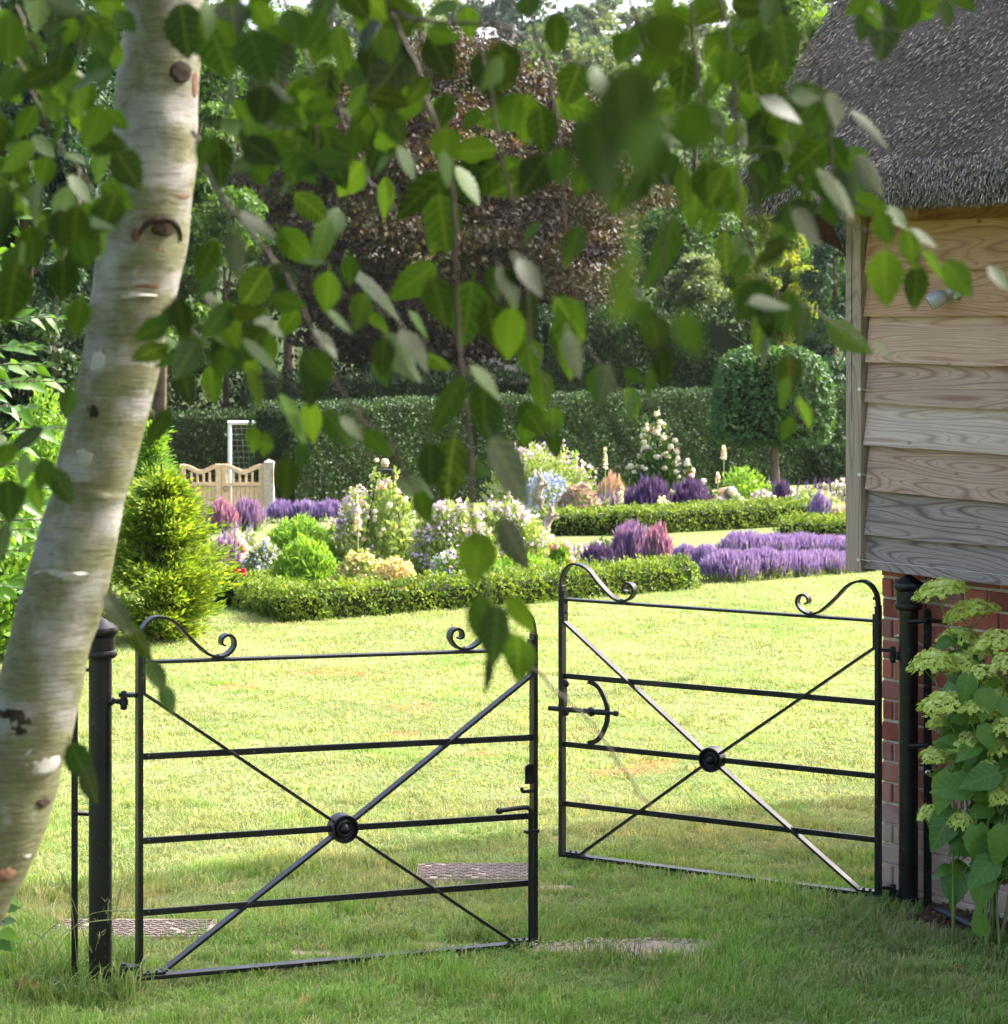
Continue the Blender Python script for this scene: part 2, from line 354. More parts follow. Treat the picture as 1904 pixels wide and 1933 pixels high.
class MB:
    def __init__(s): s.v = []; s.f = []; s.w = []
    def add(s, V, Fc, w=None):
        n = len(s.v); s.v += [tuple(map(float, p)) for p in V]; s.f += [tuple(i+n for i in f) for f in Fc]
        s.w += [tuple(map(float, p)) for p in (w if w is not None else V)]
        return s
    def hexa(s, c8, w=None):
        return s.add(c8, [(0, 3, 2, 1), (4, 5, 6, 7), (0, 1, 5, 4), (1, 2, 6, 5), (2, 3, 7, 6), (3, 0, 4, 7)], w)
    def bar(s, p, q, wd, w, d):
        """box from p to q; w across wd, d across the third axis"""
        p = np.array(p, float); q = np.array(q, float); a = unit(q-p); wv = np.array(wd, float); wv = unit(wv-a*np.dot(wv, a)); dv = np.cross(a, wv)
        c = []
        for e in (p, q):
            for i, j in ((-1, -1), (1, -1), (1, 1), (-1, 1)): c.append(e+wv*w/2*i+dv*d/2*j)
        return s.hexa(c)
    def box(s, c, x, y, z, sx, sy, sz):
        c = np.array(c, float); x, y, z = map(unit, (x, y, z)); k = []
        for dz in (-1, 1):
            for i, j in ((-1, -1), (1, -1), (1, 1), (-1, 1)): k.append(c+x*sx/2*i+y*sy/2*j+z*sz/2*dz)
        return s.hexa(k)
    def tube(s, pts, rad, n=8, cap=True, wob=0.):
        pts = [np.array(p, float) for p in pts]; m = len(pts)
        rad = [rad]*m if np.isscalar(rad) else rad
        V = []; ref = None
        for i, p in enumerate(pts):
            t = unit(pts[min(i+1, m-1)]-pts[max(i-1, 0)])
            if ref is None: ref = np.array((0, 0, 1.)) if abs(t[2]) < .9 else np.array((1., 0, 0))
            x = unit(ref-t*np.dot(ref, t)); y = np.cross(t, x); ref = x
            for k in range(n):
                a = 2*math.pi*k/n; r = rad[i]
                if wob: r *= 1+wob*mnoise.noise(Vector((math.cos(a)*1.3, math.sin(a)*1.3+i*.05, i*.35)))
                V.append(p+x*math.cos(a)*r+y*math.sin(a)*r)
        Fc = [(i*n+k, i*n+(k+1) % n, (i+1)*n+(k+1) % n, (i+1)*n+k) for i in range(m-1) for k in range(n)]
        if cap: Fc += [tuple(range(n))[::-1], tuple((m-1)*n+k for k in range(n))]
        return s.add(V, Fc)
    def lathe(s, c, ax, prof, n=24):
        """prof: (r, h) along ax from c"""
        ax = unit(ax); ref = np.array((0, 0, 1.)) if abs(ax[2]) < .9 else np.array((1., 0, 0))
        x = unit(np.cross(ref, ax)); y = np.cross(ax, x); c = np.array(c, float); V = []
        for r, h in prof:
            for k in range(n):
                a = 2*math.pi*k/n; V.append(c+ax*h+(x*math.cos(a)+y*math.sin(a))*r)
        m = len(prof)
        Fc = [(i*n+k, i*n+(k+1) % n, (i+1)*n+(k+1) % n, (i+1)*n+k) for i in range(m-1) for k in range(n)]
        Fc += [tuple(range(n))[::-1], tuple((m-1)*n+k for k in range(n))]
        return s.add(V, Fc)
    def strap(s, pts, n, depth, th):
        """flat bar bent along pts; its width runs along n"""
        pts = [np.array(p, float) for p in pts]; n = unit(n); V = []; m = len(pts)
        th = [th]*m if np.isscalar(th) else th
        for i, p in enumerate(pts):
            t = unit(pts[min(i+1, m-1)]-pts[max(i-1, 0)]); b = unit(np.cross(n, t))
            for i1, j1 in ((-1, -1), (1, -1), (1, 1), (-1, 1)): V.append(p+n*depth/2*i1+b*th[i]/2*j1)
        Fc = [(i*4+k, i*4+(k+1) % 4, (i+1)*4+(k+1) % 4, (i+1)*4+k) for i in range(m-1) for k in range(4)]
        Fc += [(3, 2, 1, 0), tuple((m-1)*4+k for k in range(4))]
        return s.add(V, Fc)
    def build(s, name, mat, parent=None, loc=None, smooth=False, kind=None, wco=False):
        return obj(name, np.array(s.v), s.f, mat, parent, loc, kind, smooth=smooth, wco=np.array(s.w) if wco else None)
def smooth_path(pts, k=6):
    p = [np.array(q, float) for q in pts]; out = []
    for i in range(len(p)-1):
        p0, p1, p2, p3 = p[max(i-1, 0)], p[i], p[i+1], p[min(i+2, len(p)-1)]
        for j in range(k):
            t = j/k; out.append(.5*((2*p1)+(-p0+p2)*t+(2*p0-5*p1+4*p2-p3)*t*t+(-p0+3*p1-3*p2+p3)*t**3))
    return out+[p[-1]]
def bevel(o, w=.0015, seg=1):
    m = o.modifiers.new('bevel', 'BEVEL'); m.width = w; m.segments = seg; m.limit_method = 'ANGLE'; m.angle_limit = .7; return o

# leaf clouds: diamond leaves, V (4n,3)
def cards(pts, size, aspect=.6, dirs=None, dj=.6, nrm=None, nj=.6, sj=.35, rng=R, fold=.25):
    n = len(pts)
    d = rng.normal(size=(n, 3))
    if dirs is not None: d = np.asarray(dirs)+d*dj*.5
    d /= np.linalg.norm(d, axis=1)[:, None]+1e-9
    q = rng.normal(size=(n, 3))
    if nrm is not None: q = np.asarray(nrm)+q*nj*.6
    q -= d*(q*d).sum(1)[:, None]; q /= np.linalg.norm(q, axis=1)[:, None]+1e-9
    w = np.cross(d, q)
    L = (np.asarray(size)*(1+sj*rng.uniform(-1, 1, n)))[:, None]
    V = np.empty((n, 4, 3)); V[:, 0] = pts-d*L*.5; V[:, 2] = pts+d*L*.5
    V[:, 1] = pts-d*L*.06+w*L*aspect*.5+q*L*fold*.3; V[:, 3] = pts-d*L*.06-w*L*aspect*.5+q*L*fold*.3
    return V.reshape(-1, 3), np.arange(4*n).reshape(n, 4)
def cloud_obj(name, pts, size, mat, parent, rnd=None, **kw):
    V, Fc = cards(pts, size, **kw)
    if rnd is None: rnd = R.uniform(0, 1, len(pts))
    return obj(name, V, Fc, mat, parent, kind='stuff', rnd=rnd)
def ball_mesh(name, mat, n=7, m=5, squash=.85, rough=.18, seed=0):
    rg = np.random.default_rng(seed); V = [(0, 0, -squash)]; Fc = []
    for i in range(1, m):
        t = math.pi*i/m-math.pi/2
        for k in range(n):
            a = 2*math.pi*k/n+i*.4; r = 1+rough*rg.uniform(-1, 1); V.append((math.cos(t)*math.cos(a)*r, math.cos(t)*math.sin(a)*r, math.sin(t)*squash*r))
    V.append((0, 0, squash*.8)); L = len(V)-1
    for k in range(n):
        Fc.append((0, 1+(k+1) % n, 1+k)); Fc.append((L, L-n+k, L-n+(k+1) % n))
        for i in range(m-2): a = 1+i*n; Fc.append((a+k, a+(k+1) % n, a+n+(k+1) % n, a+n+k))
    return mesh_np(name, np.array(V), Fc, mat, rnd=rg.uniform(0, 1, len(Fc)))

# ------------------------------------------------------------------ ground
MATS = [(97, 404, 1745, 1778), (788, 1012, 1640, 1668)]
def mat_rect(u0, u1, v0, v1):
    Y0, Y1 = gY((u0+u1)/2, v1), gY((u0+u1)/2, v0); Ym = (Y0+Y1)/2
    return (u0-CX)*Ym/F, (u1-CX)*Ym/F, Y0, Y1
RECTS = [mat_rect(*m) for m in MATS]
BARE = [(1235, 1793, 95, 17), (1120, 1785, 70, 8), (1300, 1788, 60, 9), (900, 1782, 170, 5), (1040, 1672, 45, 5), (1030, 1787, 60, 6), (560, 1800, 120, 4), (250, 1762, 150, 15), (900, 1654, 108, 12)]
DRY = [(620, 1270, 110, 9), (780, 1338, 75, 9), (745, 1385, 60, 7), (1185, 1458, 95, 12), (1090, 1390, 40, 6), (440, 1300, 70, 8), (900, 1420, 70, 8), (820, 1450, 50, 6), (1240, 1440, 50, 7)]
def blobs_at(x, y, lst):
    u = CX+x*F/y; v = HY+(H-0)*F/y; o = np.zeros(len(x))
    for a, b, c, d in lst: o = np.maximum(o, np.exp(-(((u-a)/c)**2+((v-b)/d)**2)*.9))
    return o
C0 = np.array((1.312, 8.9, 0.)); DW = np.array((.62, -.785, 0)); NW = np.array((-.785, -.62, 0)); UPZ = np.array((0, 0, 1.))
def B(k, n, z): return C0+DW*k+NW*n+UPZ*z
def soil_amt(x, y):      # the planting bed along the barn wall
    k = (x-C0[0])*DW[0]+(y-C0[1])*DW[1]; n = (x-C0[0])*NW[0]+(y-C0[1])*NW[1]
    e = .26+.10*np.sin(k*5+1)+.04*np.sin(k*13)
    return np.clip((e-n)/.06, 0, 1)*np.clip((k-.28-.1*np.sin(n*9))/.1, 0, 1)
def ground():
    xs = np.unique(np.round(np.concatenate([np.linspace(-160, -12, 20), np.linspace(-12, -2.2, 26), np.arange(-2.2, 2.4, .05), np.linspace(2.4, 12, 26), np.linspace(12, 160, 20)]), 3))
    ys = np.unique(np.round(np.concatenate([np.linspace(-30, 6.5, 12), np.arange(6.5, 10, .05), np.arange(10, 24, .2), np.linspace(24, 80, 40), np.linspace(80, 420, 40)]), 3))
    X, Y = np.meshgrid(xs, ys); x = X.ravel(); y = Y.ravel(); z = gz(x, y)
    z = z + np.where((y > 60), 1.2*np.sin(x*.07+y*.05), 0)
    near = (y > 6) & (y < 24); z[near] += .012*np.sin(x[near]*2.1+y[near]*1.3)*np.sin(y[near]*.9-x[near]*.7)
    n = len(xs); Fc = np.array([(j*n+i, j*n+i+1, (j+1)*n+i+1, (j+1)*n+i) for j in range(len(ys)-1) for i in range(n-1)])
    yy = np.maximum(y, 1.)
    bare = np.where(y > 5, blobs_at(x, yy, BARE), 0); dry = np.where(y > 5, blobs_at(x, yy, DRY), 0); soil = soil_amt(x, y)
    m, nt, bs = new_mat('mown_lawn')
    pos = geo_pos(nt); a = attr(nt, 'wco'); sp = nn(nt, 'ShaderNodeSeparateXYZ'); nt.links.new(a.outputs['Vector'], sp.inputs[0])
    n1 = noise(nt, .9, 5, .6, pos); n2 = noise(nt, 14, 5, .7, pos); n3 = noise(nt, 90, 4, .7, pos)
    c = ramp(nt, [(.3, (.085, .14, .03)), (.5, (.145, .19, .058)), (.7, (.21, .24, .10))], n1.outputs[0]).outputs[0]
    c = mix(nt, ramp(nt, [(.45, (0,)*3), (.75, (.7,)*3)], n2.outputs[0]).outputs[0], c, (.20, .23, .10))
    c = mix(nt, math_n(nt, 'MULTIPLY', n3.outputs[0], .35), c, (.07, .09, .02))
    bb = math_n(nt, 'ADD', sp.outputs[0], math_n(nt, 'MULTIPLY', math_n(nt, 'SUBTRACT', n2.outputs[0], .5), .8))
    c = mix(nt, ramp(nt, [(.35, (0,)*3), (.55, (1,)*3)], bb).outputs[0], c, ramp(nt, [(.3, (.36, .28, .215)), (.7, (.54, .44, .35))], n3.outputs[0]).outputs[0])
    dd = math_n(nt, 'ADD', sp.outputs[1], math_n(nt, 'MULTIPLY', math_n(nt, 'SUBTRACT', n2.outputs[0], .5), 1.4))
    c = mix(nt, ramp(nt, [(.5, (0,)*3), (.8, (.6,)*3)], dd).outputs[0], c, (.26, .15, .06))
    ss = math_n(nt, 'ADD', sp.outputs[2], math_n(nt, 'MULTIPLY', math_n(nt, 'SUBTRACT', n2.outputs[0], .5), .5))
    c = mix(nt, ramp(nt, [(.4, (0,)*3), (.6, (1,)*3)], ss).outputs[0], c, ramp(nt, [(.3, (.055, .035, .025)), (.7, (.14, .095, .065))], n3.outputs[0]).outputs[0])
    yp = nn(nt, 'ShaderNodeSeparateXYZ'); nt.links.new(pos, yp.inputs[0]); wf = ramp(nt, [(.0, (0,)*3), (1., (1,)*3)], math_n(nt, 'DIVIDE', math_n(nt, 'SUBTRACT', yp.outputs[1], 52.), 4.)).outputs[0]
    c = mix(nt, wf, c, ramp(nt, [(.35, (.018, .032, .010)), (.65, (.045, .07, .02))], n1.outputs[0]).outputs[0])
    nt.links.new(c, bs.inputs['Base Color']); bs.inputs['Roughness'].default_value = .95; bs.inputs['Specular IOR Level'].default_value = .1
    bump(nt, bs, math_n(nt, 'ADD', n3.outputs[0], n2.outputs[0]), .8, .03)
    o = obj('lawn', np.c_[x, y, z], Fc, m, None, (0, 0, 0), 'structure', smooth=True, wco=np.c_[bare, dry, soil])
    o['label'] = 'pale sunlit mown lawn running from the iron gates to the flower garden'
ground()

def gn_scatter(name, pts, rot, scl, col, src_meshes, label):
    """mesh of points -> instances of tufts by geometry nodes"""
    n = len(pts); me = bpy.data.meshes.new(name); me.vertices.add(n); me.vertices.foreach_set('co', np.asarray(pts, np.float32).ravel())
    for nm, tp, arr, key in (('rot', 'FLOAT_VECTOR', rot, 'vector'), ('scl', 'FLOAT_VECTOR', scl, 'vector'), ('gcol', 'FLOAT_COLOR', col, 'color')):
        a = me.attributes.new(nm, tp, 'POINT'); a.data.foreach_set(key, np.asarray(arr, np.float32).ravel())
    a = me.attributes.new('pick', 'INT', 'POINT'); a.data.foreach_set('value', R.integers(0, len(src_meshes), n).astype(np.int32))
    me.update()
    o = bpy.data.objects.new(name, me); COL.objects.link(o); tag(o, label, 'grass', kind='stuff')
    g = bpy.data.node_groups.new(name+'_scatter', 'GeometryNodeTree')
    g.interface.new_socket('Geometry', in_out='INPUT', socket_type='NodeSocketGeometry'); g.interface.new_socket('Geometry', in_out='OUTPUT', socket_type='NodeSocketGeometry')
    gi = g.nodes.new('NodeGroupInput'); go = g.nodes.new('NodeGroupOutput'); ip = g.nodes.new('GeometryNodeInstanceOnPoints')
    j = g.nodes.new('GeometryNodeGeometryToInstance')
    for sm in reversed(src_meshes):
        so = bpy.data.objects.new(sm.name, sm)
        oi = g.nodes.new('GeometryNodeObjectInfo'); oi.inputs['Object'].default_value = so; oi.inputs['As Instance'].default_value = False
        g.links.new(oi.outputs['Geometry'], j.inputs[0])
    def na(nm, tp):
        x = g.nodes.new('GeometryNodeInputNamedAttribute'); x.data_type = tp; x.inputs[0].default_value = nm
        return [s for s in x.outputs if s.enabled and s.name == 'Attribute'][0]
    g.links.new(gi.outputs[0], ip.inputs['Points']); g.links.new(j.outputs[0], ip.inputs['Instance']); ip.inputs['Pick Instance'].default_value = True
    g.links.new(na('pick', 'INT'), ip.inputs['Instance Index'])
    e2r = g.nodes.new('FunctionNodeEulerToRotation'); g.links.new(na('rot', 'FLOAT_VECTOR'), e2r.inputs[0]); g.links.new(e2r.outputs[0], ip.inputs['Rotation'])
    g.links.new(na('scl', 'FLOAT_VECTOR'), ip.inputs['Scale']); g.links.new(ip.outputs[0], go.inputs[0])
    md = o.modifiers.new('scatter', 'NODES'); md.node_group = g
    return o
def grass_mat():
    m, nt, bs = new_mat('grass_blade')
    a = attr(nt, 'gcol', 'INSTANCER').outputs['Color']; r = attr(nt, 'rnd').outputs['Fac']
    c = mix(nt, math_n(nt, 'MULTIPLY', r, .6), a, (.27, .29, .10)); nt.links.new(mix(nt, .75, a, c), bs.inputs['Base Color'])
    bs.inputs['Roughness'].default_value = .55; bs.inputs['Specular IOR Level'].default_value = .25
    tr = nn(nt, 'ShaderNodeBsdfTranslucent'); g = mix(nt, 1., a, (1.5, 1.35, .6), 'MULTIPLY'); nt.links.new(g, tr.inputs[0])
    ms = nn(nt, 'ShaderNodeMixShader'); ms.inputs[0].default_value = .35
    nt.links.new(bs.outputs[0], ms.inputs[1]); nt.links.new(tr.outputs[0], ms.inputs[2]); nt.links.new(ms.outputs[0], nt.nodes['Material Output'].inputs[0])
    return m
M['grass'] = grass_mat()
def tuft(i, nb, hgt, rad, wid, lean):
    rg = np.random.default_rng(100+i); V = []; Fc = []; rn = []
    for b in range(nb):
        a = rg.uniform(0, 6.28); r = rad*math.sqrt(rg.uniform(0, 1)); p = np.array((r*math.cos(a), r*math.sin(a), -.004))
        h = hgt*rg.uniform(.5, 1.15); ld = rg.uniform(0, 6.28); l = lean*h*rg.uniform(.2, 1.2); lv = np.array((math.cos(ld), math.sin(ld), 0)); wv = np.array((-math.sin(ld+.6), math.cos(ld+.6), 0))*wid*rg.uniform(.7, 1.2)
        q = p+lv*l*.35+UPZ*h*.6; t = p+lv*l+UPZ*h*(1-.25*lean)
        n = len(V); V += [p-wv/2, p+wv/2, q+wv*.4, q-wv*.4, t]; Fc += [(n, n+1, n+2, n+3), (n+3, n+2, n+4)]; rn += [rg.uniform()]*2
    by = sorted(range(len(Fc)), key=lambda k: len(Fc[k]) == 3)
    return mesh_np('grass_tuft', np.array(V), [Fc[k] for k in by], 'grass', rnd=[rn[k] for k in by])
def grass():
    def field(y0, y1, dens, hmul, meshes, name, label, margin=.35):
        A = .423*2/2*(y1*y1-y0*y0)/2+margin*2*(y1-y0); n = int(A*dens)
        y = np.sqrt(R.uniform(y0*y0, y1*y1, n)); x = R.uniform(-1, 1, n)*(.2125*y+margin)
        n1 = fbm(x, y, 1.1, 3.3); n2 = fbm(x, y, 5., 9.1, 2); lush = fbm(x, y, 2.2, 17.)
        bare = blobs_at(x, y, BARE)+.35*n2; dry = blobs_at(x, y, DRY)+.5*n2
        keep = (bare < .38) & (soil_amt(x, y)+.3*n2 < .5)
        for (a, b, c, d) in RECTS: keep &= ~((x > a+.04+.06*n2) & (x < b-.04+.06*n2) & (y > c+.05+.06*n2) & (y < d-.05+.06*n2))
        k = (x-C0[0])*DW[0]+(y-C0[1])*DW[1]; nw = (x-C0[0])*NW[0]+(y-C0[1])*NW[1]; keep &= ~((nw < -.05) & (k > .05))
        keep &= R.uniform(0, 1, n) < np.clip(1.1-.5*np.maximum(0, n1), .3, 1)
        n3 = fbm(x*.6, y*1.2, 2.6, 31., 3)
        tint = np.clip(.5+.75*n1+.55*n2+.3*n3+np.clip((y-9.3)/2.2, -.5, .35), 0, 1)[:, None]
        col = (1-tint)*np.array((.155, .315, .062))+tint*np.array((.245, .295, .14))  # near green lightened, lawn end darkened: shade contrast softened in the colour
        straw = (R.uniform(0, 1, n) < .10+.10*np.clip(n1, 0, 1))[:, None]; col = np.where(straw, np.array((.38, .35, .19)), col)
        red = ((dry > .55) & (R.uniform(0, 1, n) < .55))[:, None]; col = np.where(red, np.array((.30, .15, .06)), col)
        col *= (R.uniform(.72, 1.28, n)*(1+.32*n3))[:, None]
        hh = hmul*(1+.55*np.clip(lush*2, -.7, 1.2))*R.uniform(.7, 1.25, n)*np.where(y < 9.4, 1.15, .85)
        hh *= np.where(dry > .55, .6, 1)
        sc = np.c_[np.ones(n), np.ones(n), hh]; z = gz(x, y)
        z = z+.012*np.sin(x*2.1+y*1.3)*np.sin(y*.9-x*.7)
        rot = np.c_[R.normal(0, .12, n), R.normal(0, .12, n), R.uniform(0, 6.28, n)]
        pts = np.c_[x, y, z][keep]
        gn_scatter(name, pts, rot[keep], sc[keep], np.c_[col, np.ones(n)][keep], meshes, label)
    near = [tuft(i, 10, .044, .03, .0034, .9) for i in range(5)]; mid = [tuft(10+i, 10, .030, .05, .006, .9) for i in range(4)]
    field(6.7, 10.5, 1500, 1., near, 'grass', 'short green grass with straw coloured blades around the open gates')
    field(10.5, 17.5, 480, .9, mid, 'grass', 'close mown yellow green grass of the sunlit lawn behind the gates')
    field(17.5, 22.5, 230, .9, mid, 'grass', 'thin mown grass at the far edge of the lawn before the box hedges')
    # rough tufts beside the bare earth and the longer grass round the left post
    tall = [tuft(30+i, 26, .11, .045, .0036, .9) for i in range(3)]
    pts = []; 
    for u, v, s in [(1145, 1815, .7), (1165, 1812, .5), (700, 1782, .6), (740, 1785, .5), (760, 1772, .5), (850, 1775, .5), (905, 1772, .5), (930, 1762, .5), (650, 1770, .4), (1010, 1745, .45), (1090, 1740, .4), (560, 1765, .4), (1390, 1800, .45), (1450, 1790, .45), (1330, 1740, .4), (1230, 1725, .4), (1380, 1690, .4), (1560, 1730, .4), (1500, 1760, .4), (1050, 1890, .5), (950, 1900, .45), (1290, 1880, .45), (1500, 1900, .5), (1650, 1850, .5), (420, 1880, .45), (640, 1905, .45), (800, 1865, .4), (1650, 1770, .45), (1600, 1800, .45), (1720, 1800, .5), (1420, 1850, .45)]:
        Y = gY(u, v); p = gp(u, Y)
        for _ in range(3): pts.append((p+np.array((R.normal(0, .04), R.normal(0, .05), 0)), s))
    for u in np.linspace(20, 250, 46):
        Y = gY(u, R.uniform(1820, 1905)); pts.append((gp(u, Y), R.uniform(.7, 1.9)))
    n = len(pts); sc = np.array([(max(.8, s), max(.8, s), s) for _, s in pts]); rot = np.c_[R.normal(0, .1, n), R.normal(0, .1, n), R.uniform(0, 6.28, n)]
    col = np.array([(.05, .12, .018), (.08, .16, .025), (.12, .17, .04)])[R.integers(0, 3, n)]; col[-46:] = np.array([(.10, .20, .045), (.16, .23, .07), (.08, .18, .035)])[R.integers(0, 3, 46)]
    gn_scatter('grass_tufts', np.array([p for p, _ in pts]), rot, sc, np.c_[col, np.ones(n)], tall, 'rough tufts of longer dark green grass round the left post and the worn patch')
grass()

# long seeding stems by the left post
def seed_grass():
    t = MB()
    for u, v, ut, vt, w in [(195, 1868, 230, 1670, 3), (190, 1868, 165, 1790, 10), (200, 1866, 205, 1700, 5), (185, 1870, 110, 1640, 12), (60, 1870, 250, 1720, 40), (30, 1880, 220, 1735, 30), (130, 1870, 60, 1760, 12), (210, 1868, 275, 1830, 14), (20, 1890, 110, 1742, 14), (90, 1885, 30, 1760, 9), (150, 1872, 130, 1672, 6), (240, 1880, 330, 1835, 14), (170, 1870, 190, 1765, 8), (110, 1890, 100, 1800, 5), (700, 1900, 690, 1790, 6), (570, 1900, 560, 1835, 5)]:
        Y = gY(u, v); a = gp(u, Y); b = P(ut, vt, Y-.1); m = (a+b)/2+np.array((0, 0, .02+w*.002))
        pth = smooth_path([a, m, b], 5); t.tube(pth, [.0012]*8+[.0022, .002, .0008][:len(pth)-8], 4)
        for k in range(7):
            q = pth[-1-k//2]+R.normal(0, .004, 3); t.tube([q, q+np.array((R.normal(0, .008), R.normal(0, .008), .012))], [.0016, .0004], 3)
    o = t.build('seeding_grass', plain('dry_grass_stem', (.22, .23, .09), .7, .2, .3, 20), None, gp(190, 7.6), kind='stuff'); o['label'] = 'thin seeding grass stems leaning about the left post'
seed_grass()

# ------------------------------------------------------------------ ground mats
def ground_mat(rc, label):
    x0, x1, y0, y1 = rc; c = np.array(((x0+x1)/2, (y0+y1)/2, float(gz((x0+x1)/2, (y0+y1)/2))+.012))
    r = empty('ground_mat', c, label, 'ground mat', 'ribbed mats sunk in the lawn')
    m = MB(); m.box(c-UPZ*.008, (1, 0, 0), (0, 1, 0), UPZ, x1-x0, y1-y0, .03); m.build('slab', 'rubber', r)
    t = MB(); k = 0
    for i in range(int((x1-x0)/.026)):
        for j in range(int((y1-y0)/.026)):
            p = np.array((x0+.015+i*.026, y0+.015+j*.026, c[2]+.009)); a = (1, .35, 0) if (i+j) % 2 else (1, -.9, 0)
            if R.uniform() < .93: t.box(p, a, (-a[1], a[0], 0), UPZ, .024, .009, .007)
    t.build('tread', 'rubber_dark', r, kind='stuff')
ground_mat(RECTS[0], 'dusty ribbed rubber mat in the grass behind the left gate post')
ground_mat(RECTS[1], 'dusty ribbed rubber mat in the grass beneath the free end of the left gate')

# grit on the bare patch, bark chips on the bed, one dry leaf
def grit(name, mat, pts, size, label):
    V = []; Fc = []
    for p in pts:
        n = len(V); s = size*R.uniform(.4, 1.4); q = R.normal(size=(5, 3)); q /= np.linalg.norm(q, axis=1)[:, None]
        V += list(p+np.array([(1, 0, 0), (-.6, .8, 0), (-.5, -.9, 0), (0, 0, .7), (.1, .1, -.5)])*s+q*s*.35)
        Fc += [(n, n+1, n+3), (n+1, n+2, n+3), (n+2, n, n+3)]
    o = obj(name, np.array(V), np.array(Fc), mat, None, pts[0], 'stuff'); o['label'] = label
pp = []
while len(pp) < 900:
    u, v = R.uniform(1000, 1390), R.uniform(1765, 1820); Y = gY(u, v); p = gp(u, Y)
    if blobs_at(p[:1], p[1:2], BARE)[0] > .45: pp.append(p+UPZ*.012)
grit('gravel_grit', 'pebble', pp, .004, 'pale grit on the worn bare patch between the gates')
pp = []
while len(pp) < 1100:
    k, n = R.uniform(.2, 2.2), R.uniform(-.05, .40); p = B(k, n, 0)
    if soil_amt(p[:1], p[1:2])[0] > .5: pp.append(p+UPZ*.014)
grit('bark_chips', 'bark_chip', pp, .011, 'brown bark chips on the narrow bed below the hydrangea')
def dry_leaf():
    a = P(38, 1872, 7.5); m = MB()
    for i, (dx, dz) in enumerate([(.06, .03), (.05, -.015), (-.03, .045), (.02, .05)]):
        d = np.array((dx, R.normal(0, .01), dz)); w = np.array((-dz, .02, dx))*.28
        m.add([a, a+d*.5+w, a+d, a+d*.5-w+np.array((0, -.01, 0))], [(0, 1, 2, 3)])
    tag(m.build('fallen_leaf', 'dry_leaf', None, a), 'curled brown dead leaf caught in the grass left of the post', 'leaf')
dry_leaf()

# ------------------------------------------------------------------ iron posts
def iron_post(u, Y, ztop, label, shaft_r):
    c = gp(u, Y); r = empty('gate_post', c, label, 'gate post', 'round iron gate posts')
    m = MB(); m.lathe(c, UPZ, [(shaft_r*1.02, -.05), (shaft_r*1.02, .01), (shaft_r, .03), (shaft_r, ztop-.115)], 28); m.build('shaft', 'iron', r, smooth=True)
    h = ztop
    m = MB(); m.lathe(c, UPZ, [(shaft_r*a, h-b) for a, b in ((1., .131), (1.25, .130), (1.40, .1255), (1.46, .119), (1.46, .112), (1.40, .1065), (1.24, .104), (1.24, .101), (1.30, .070), (1.28, .062), (1.34, .060), (1.50, .055), (1.58, .046), (1.58, .038), (1.50, .031), (1.36, .029), (1.30, .0275), (1.0, .0205), (.55, .0095), (.12, .0))], 32)
    m.build('cap', 'iron', r, smooth=True)
    return r, c
postL, pL = iron_post(189.5, 7.56, 1.19, 'round black iron gate post with moulded cap behind the birch trunk, left of the gates', .0365)
postR, pR = iron_post(1716, 8.67, 1.204, 'round black iron gate post with moulded cap in front of the brick wall', .0355)
def stay(u, Y, v0, v1, label, links, w, pc):
    c = gp(u, Y); zt = P(u, v0, Y)[2]; r = empty('fence_stake', c, label, 'stake')
    x = np.array((1., 0, 0)); m = MB(); m.box(c+UPZ*(zt/2-.02), x, (0, 1, 0), UPZ, w, .009, zt+.04); m.lathe(c+UPZ*zt+np.array((0, .0045, 0)), (0, -1, 0), [(w/2, 0), (w/2, .009)], 14); bevel(m.build('bar', 'iron', r), .001)
    for v, u1, rad in links:
        a = P(u, v, Y); q = P(u1, v+2, Y+(.08 if u1 > u else .02)); d = MB(); d.tube([a, q], rad, 10); d.build('connecting_rod', 'iron', r, smooth=True)
        d = MB(); d.lathe(a-np.array((0, .003, 0)), (0, -1, 0), [(w*.30, 0), (w*.36, .003), (w*.36, .006), (w*.16, .008)], 10); d.build('bolt_head', 'iron' if v != 1458 else 'steel', r)
    for z in (.10, .30, .52, .75):
        if z < zt-.1: d = MB(); d.box(c+UPZ*z-np.array((0, .0052, 0)), x, (0, 1, 0), UPZ, w*.22, .002, .02); d.build('slot', 'black_glass', r)
    return r
stay(141, 7.56, 1236, 1870, 'slim flat black stake linked to the left post by short rods', [(1262, 178, .008), (1535, 178, .008)], .020, pL)
stay(1752, 8.60, 1156, 1708, 'slim flat black stake linked to the right post, half hidden by hydrangea', [(1172, 1716, .009), (1172, 1790, .008), (1407, 1716, .009), (1311, 1790, .008), (1458, 1790, .008)], .029, pR)
for (u, v, Y, par) in ((1680+6, 1201, 8.64, postR),):
    d = MB(); a = P(1699, 1201, 8.665); d.lathe(a, (-1, -.5, 0), [(.008, -.004), (.008, .008), (.005, .012), (.005, .018), (.003, .02)], 8); d.build('bolt', 'steel', par)

